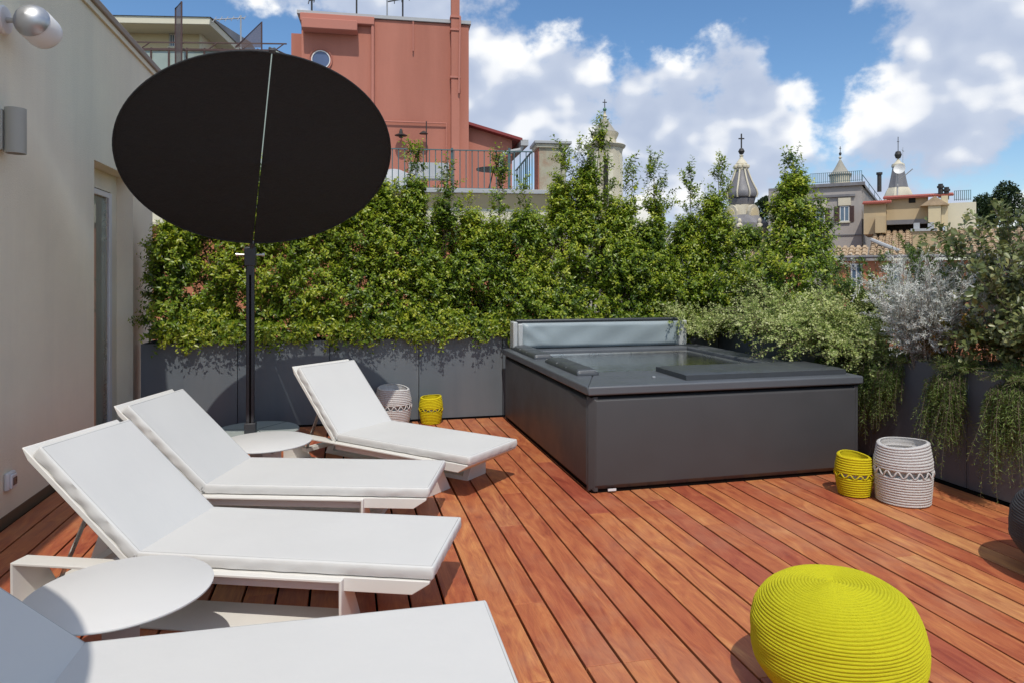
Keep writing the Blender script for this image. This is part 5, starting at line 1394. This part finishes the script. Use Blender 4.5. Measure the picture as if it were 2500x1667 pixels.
# ------------------------------------------------------------------ tiled roofs
def tile_roof(t, a, b, y0, z0, y1, z1, mat, col=.22, row=.40, name='tiles'):
    """rows of half-round tiles from the eaves (y0,z0) up to (y1,z1)"""
    L_ = math.hypot(y1 - y0, z1 - z0); nr = max(1, int(L_ / row)); nc = max(1, int((b - a) / col))
    MB().add([(a, y0, z0 - .03), (b, y0, z0 - .03), (b, y1, z1 - .03), (a, y1, z1 - .03)], [(0, 1, 2, 3)]).build('roof', M[mat], t)
    dy, dz = (y1 - y0) / L_, (z1 - z0) / L_; ny, nz = -dz, dy
    m = MB(); rr = random.Random(int(a * 10) + 5)
    for j in range(nr):
        for i in range(nc):
            u = a + (b - a) * (i + .5) / nc + rr.uniform(-.02, .02); s0 = L_ * j / nr - .03; s1 = L_ * (j + 1) / nr + .05; r0, r1 = col * .46, col * .36
            lift = .03 + rr.uniform(0, .03); vs = []
            for (s_, r_, h) in ((s0, r0, lift), (s1, r1, .0)):
                for w in (0, 60, 120, 180):
                    o = math.sin(R(w)) * r_ * .8 + h; vs.append((u + math.cos(R(w)) * r_, y0 + dy * s_ + ny * o, z0 + dz * s_ + nz * o))
            m.add(vs, [(0, 1, 5, 4), (1, 2, 6, 5), (2, 3, 7, 6), (0, 3, 2, 1)])
    o = m.build(name, M[mat], t); o['kind'] = 'stuff'; return o

def right_houses():
    Z4 = lambda x, y: (1787.5 + x * .2999, 282.2 + y * .2999)
    xc, _ = Z4(640, 0)
    F = Facade(xc, 46.0, -28.0)          # grey front, receding to the left of the corner
    t = F.thing('grey_house', 'weathered grey rendered house with brown shutters and roof railing', 'house')
    a = F.q(Z4(205, 0)[0], 500)[0]; zt = F.q(*Z4(640, 480))[1]
    MB().box(a, 0, 0, 9, GZ, zt).build('wall', M['grey_wall'], t)
    MB().box(a - .15, .2, -.2, 9.1, zt + .001, zt + .22).build('parapet', M['lead'], t)
    s0, z0 = F.q(*Z4(245, 575)); s1, z1 = F.q(*Z4(590, 545)); MB().box(s0, s1, -.16, -.001, z0 - .06, z0 + .10).build('ledge', M['lead'], t)
    s0, z0 = F.q(*Z4(380, 865)); MB().box(a, -.02, -.06, -.001, z0 - .04, z0 + .04).build('string_course', M['lead'], t)
    x0, y0 = Z4(472, 642); x1, y1 = Z4(545, 757)
    window(F, t, x0, y0, x1, y1, 0, [(Z4(430, 0)[0], Z4(468, 0)[0]), (Z4(547, 0)[0], Z4(582, 0)[0])])
    x0, y0 = Z4(285, 660); x1, y1 = Z4(357, 765)
    window(F, t, x0, y0, x1, y1, 0, [(Z4(245, 0)[0], Z4(283, 0)[0]), (Z4(359, 0)[0], Z4(395, 0)[0])])
    for (u0, u1, v0, v1) in ((460, 556, 580, 634), (275, 372, 600, 652)):
        m = MB(); F.rect(m, *Z4(u0, v0), *Z4(u1, v1), -.12, -.001); m.build('window_hood', M['stone'], t)
    railing(F, t, Z4(245, 0)[0], Z4(640, 0)[0], Z4(0, 395)[1], Z4(0, 470)[1], .15, 26, M['rail'], .02)
    m = MB()
    for (x, y0, y1) in ((775, 388, 470), ):
        s, z = F.q(*Z4(x, y0), 1.5); _, zb = F.q(*Z4(x, y1 + 60), 1.5); m.tube([(s, 1.5, zb), (s, 1.5, z)], .14, 10); m.tube([(s, 1.5, z - .1), (s, 1.5, z + .05)], .2, 10)
    m.build('stove_pipe', M['iron'], t)
    # pink side wall to the right of the corner
    S = Facade(xc, 46.0, 58.0)
    t1 = S.thing('pink_side_house', 'pinkish house flank right of the grey corner, under the satellite dish', 'house')
    b = S.q(*Z4(1060, 540))[0]
    MB().box(.002, b, .01, 6, GZ, zt).build('wall', M['grey_wall'], t1); MB().box(0, b + .1, -.12, 6, zt + .001, zt + .18).build('parapet', M['lead'], t1)
    railing(S, t1, Z4(645, 0)[0], Z4(1028, 0)[0], Z4(0, 400)[1], Z4(0, 478)[1], .2, 20, M['rail'], .02)
    # plastic dish
    p = at_depth(*Z4(930, 357), 45.0); z = p.z
    d = thing('satellite_dish', 'white oval satellite dish on the roof railing below the dark ball lantern', 'satellite dish', (p.x, p.y, z), -TH)
    q = Matrix.Rotation(R(-38), 4, 'Z') @ Matrix.Rotation(R(72), 4, 'X')
    m = MB(); rad = 40 * .2999 * 1.06293 / 1667 * 46; m.lathe([(0, -.10), (rad * .5, -.06), (rad, .05), (rad, .07), (rad * .5, -.03), (0, -.07)], 32); m.v = [tuple(q @ Vector(v)) for v in m.v]; m.build('reflector', M['dish'], d, smooth=50)
    MB().tube([(0, .1, -.05), (0, .25, -.2), (0, .25, -2.2)], .05, 8).build('mount', M['zinc'], d)
    MB().tube([(0, -.05, -.7), (.4, -.8, -.1)], .03, 6).build('feed_arm', M['zinc'], d)
    antenna('small mast antenna beside the dark ball lantern', S, Z4(955, 0)[0], Z4(0, 480)[1], Z4(0, 190)[1], .6, (-.1, 1.0), 3, 'antenna', .0)
    # ochre rooms
    O = Facade(Z4(815, 0)[0], 43.0, -31.0)
    t2 = O.thing('ochre_house', 'ochre rendered rooftop house with red tile edge and dark loggia', 'house')
    m = MB(); O.rect(m, *Z4(655, 620), *Z4(826, 852), 0, 4); m.build('left_room', M['ochre'], t2)
    m = MB(); O.rect(m, *Z4(748, 722), *Z4(824, 848), -.7, -.002); m.build('bay', M['ochre'], t2)
    s0, z0 = O.q(*Z4(655, 618)); s1, z1 = O.q(*Z4(860, 634)); 
    m = MB()
    for i in range(16): 
        u = s0 + (s1 - s0) * i / 15; m.tube([(u, -.30, z0 - .05), (u, .25, z0 + .10)], .065, 6)
    m.build('tile_edge', M['tile_red'], t2)
    m = MB(); O.rect(m, *Z4(827, 573), *Z4(1150, 745), .6, 5); m.build('upper_room', M['ochre'], t2)
    s0, z0 = O.q(*Z4(812, 578), .5); s1, z1 = O.q(*Z4(1335, 532), .5); m = MB(); n = 44
    for i in range(n + 1):
        u = s0 + (s1 - s0) * i / n; zz = z0; m.tube([(u, .25, zz - .05), (u, .85, zz + .10)], .070, 6)
    m.build('tile_edge', M['tile_red'], t2)
    m = MB(); O.rect(m, *Z4(1000, 578), *Z4(1052, 614), .57, .599, .6); m.build('vent', M['void'], t2)
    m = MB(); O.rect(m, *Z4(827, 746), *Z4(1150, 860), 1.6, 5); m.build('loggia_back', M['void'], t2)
    m = MB(); O.rect(m, *Z4(827, 745), *Z4(1150, 768), .5, .9); m.build('lintel', M['lead'], t2)
    m = MB(); O.rect(m, *Z4(1150, 610), *Z4(1246, 830), -.1, .5); ch = m.build('chimney_stack', M['cream'], t2)
    s0, z0 = O.q(*Z4(1198, 560), .2); m = MB(); m.prism([(s0 - .75, z0 - .62), (s0 + .75, z0 - .62), (s0, z0 - .05)], 'y', -.2, .6); m.build('chimney_roof', M['tile'], ch)
    m = MB(); O.rect(m, *Z4(1250, 560), *Z4(1302, 785), .1, 1.2); m.build('chimney_stack', M['cream'], t2)
    for x, y0, y1 in ((1244, 470, 545), (1290, 495, 560)):
        s, z = O.q(*Z4(x, y0), .4); _, zb = O.q(*Z4(x, y1 + 30), .4); m = MB(); m.tube([(s, .4, zb), (s, .4, z)], .13, 8); m.tube([(s, .4, z - .25), (s, .4, z - .12)], .19, 8); m.build('stove_pipe', M['iron'], t2)
    m = MB(); O.rect(m, *Z4(1302, 600), *Z4(1530, 900), 1.5, 6); m.build('far_room', M['cream_pale'], t2)
    railing(O, t2, Z4(1350, 0)[0], Z4(1475, 0)[0], Z4(0, 525)[1], Z4(0, 600)[1], 1.8, 8, M['rail'], .02)
    # big tiled roof with orange wall
    T = Facade(Z4(1000, 0)[0], 38.0, -30.0)
    t3 = T.thing('tiled_roof_house', 'orange house with a wide roof of weathered beige half-round tiles', 'house')
    a = T.q(*Z4(420, 1000))[0]; b = T.q(*Z4(2000, 1000))[0]; ze = T.q(*Z4(900, 1022))[1]
    zr = O.q(*Z4(980, 850), 1.5)[1]; s_, _ = 0, 0
    ax = T.q(*Z4(690, 1000))[0]
    tile_roof(t3, ax, b, -.2, ze, 6.2, zr + .15, 'tile', .34, .55)
    tile_roof(t3, a, ax - .05, -.2, ze, 1.6, ze + .62, 'tile', .34, .55)
    MB().box(a, b, .1, 6, GZ, ze - .25).build('wall', M['orange'], t3)
    m = MB(); m.tube([(a, -.28, ze - .03), (b, -.28, ze - .03)], .09, 8); m.build('gutter', M['lead'], t3)
    m = MB(); m.tube([T.q(*Z4(720, 900), 2.5)[:1] + (2.3, T.q(*Z4(720, 900), 2.3)[1]), T.q(*Z4(930, 985), .6)[:1] + (.6, T.q(*Z4(930, 985), .6)[1])], .12, 8); m.build('flue', M['zinc'], t3)
    s, z = T.q(*Z4(1115, 960), 1.6); _, z2 = T.q(*Z4(1115, 835), 1.6); w_ = .55
    m = MB(); m.box(s - w_, s + w_, 1.2, 2.2, z - 1, z2); cm = m.build('chimney', M['ochre'], t3); MB().box(s - w_ - .1, s + w_ + .1, 1.1, 2.3, z2 + .001, z2 + .15).build('chimney_cap', M['zinc'], cm)
    for k_ in (-.35, .35): MB().box(s + k_ - .15, s + k_ + .15, 1.4, 2.0, z2 + .151, z2 + .5).build('chimney_pot', M['zinc'], cm)
    for (u0, u1) in ((560, 640), (840, 930), (1340, 1400), (1450, 1530)):
        x0, y0 = Z4(u0, 1085); x1, y1 = Z4(u1, 1260); window(T, t3, x0, y0, x1, y1, .09)
    # small tiled roof left of the tree
    Z3 = lambda x, y: (1317.0 + x * .3, 188.1 + y * .3)
    Q = Facade(Z3(1320, 0)[0], 36.0, -20.0)
    t4 = Q.thing('small_tiled_house', 'small orange house with tiled lean-to roof beside the central spire', 'house')
    a = Q.q(*Z3(1318, 1368))[0]; b = Q.q(*Z3(1760, 1368))[0]; ze = Q.q(*Z3(1400, 1368))[1]; zr = Q.q(*Z3(1450, 1222), 3.5)[1]
    tile_roof(t4, a, b, 0, ze, 3.5, zr, 'tile', .34, .55)
    MB().box(a + .25, b, .3, 3.4, GZ, ze - .1).build('wall', M['orange'], t4); MB().box(a, b, .02, .28, ze - .22, ze - .06).build('eaves_board', M['lead'], t4)
right_houses()

# ------------------------------------------------------------------ wooded hill and pines
def hill():
    vs, fs = [], []; n, m_ = 60, 14; rr = random.Random(9)
    for j in range(m_):
        for i in range(n):
            az = R(-40 + 130 * i / (n - 1)); d = 150 + 40 * j; h = GZ + 24 * math.sin(min(1, j / 7) * math.pi / 2) * (.55 + .45 * math.sin(az * 3.1 + .4)) + rr.uniform(-.8, .8)
            vs.append((d * math.sin(az), d * math.cos(az), h if j else GZ - 2))
    for j in range(m_ - 1):
        for i in range(n - 1): fs.append((j * n + i, j * n + i + 1, (j + 1) * n + i + 1, (j + 1) * n + i))
    tag(MB().add(vs, fs).build('hill', M['hill'], smooth=80), kind='structure')
hill()
def pine(label, x, ytop, ybot, d, wpx, kind, seed):
    rng = np.random.default_rng(seed); c = at_depth(x, 636, d); k = 1.06293 / 1667 * d
    t = thing('pine_tree', label, 'tree', (c.x, c.y, 0), 0, 'distant pines')
    zt = 1.5 + (636 - ytop) * k; zb = 1.5 + (636 - ybot) * k; w = wpx * k; n = 5200
    nz = sines(rng, 6, 2.2 / max(w, .1) * 2)
    if kind == 'umbrella': P_ = np.stack([rng.normal(size=n) * w * .45, rng.normal(size=n) * w * .45, zb + (zt - zb) * (1 - rng.random(n) ** 2 * .8)], 1); P_[:, 2] -= (np.hypot(P_[:, 0], P_[:, 1]) / w) ** 2 * (zt - zb) * .5
    else:
        q = rng.normal(size=(n, 3)); q = unit(q) * (rng.random((n, 1)) ** .4); P_ = q * np.array([w, w, (zt - zb) / 2]) + np.array([0, 0, (zt + zb) / 2])
    P_ = P_[nz(P_) > -.28]; n = len(P_)
    D_ = unit(rng.normal(size=(n, 3)) + np.array([0, 0, .5])); L_ = np.full(n, 5.0 * k) * (.6 + .8 * rng.random(n))
    put('crown', leaf_mesh('crown', P_, D_, unit(rng.normal(size=(n, 3)) + np.array([0, 0, .8])), L_, L_ * .6, rng.random(n)), M['leaf_pine'], t)
    MB().tube([(0, 0, GZ), (.1 * w, 0, zb), (0, 0, (zb + zt) / 2)], .12 * w, 8, taper=.5).build('trunk', M['bark'], t)
pine('flat-topped umbrella pine right of the central spire', 1772, 452, 500, 120, 42, 'umbrella', 1)
pine('tall dark pine on the skyline at the far right', 2312, 416, 520, 95, 30, 'round', 2)
pine('lower dark tree on the skyline left of the tall pine', 2262, 445, 540, 105, 30, 'round', 3)
pine('dark tree at the right edge of the skyline', 2372, 455, 560, 90, 34, 'round', 4)
pine('dark trees behind the central spire, left side', 1655, 500, 600, 130, 60, 'round', 5)
pine('dark tree behind the gap between spire and small tree', 1765, 490, 600, 125, 40, 'round', 6)
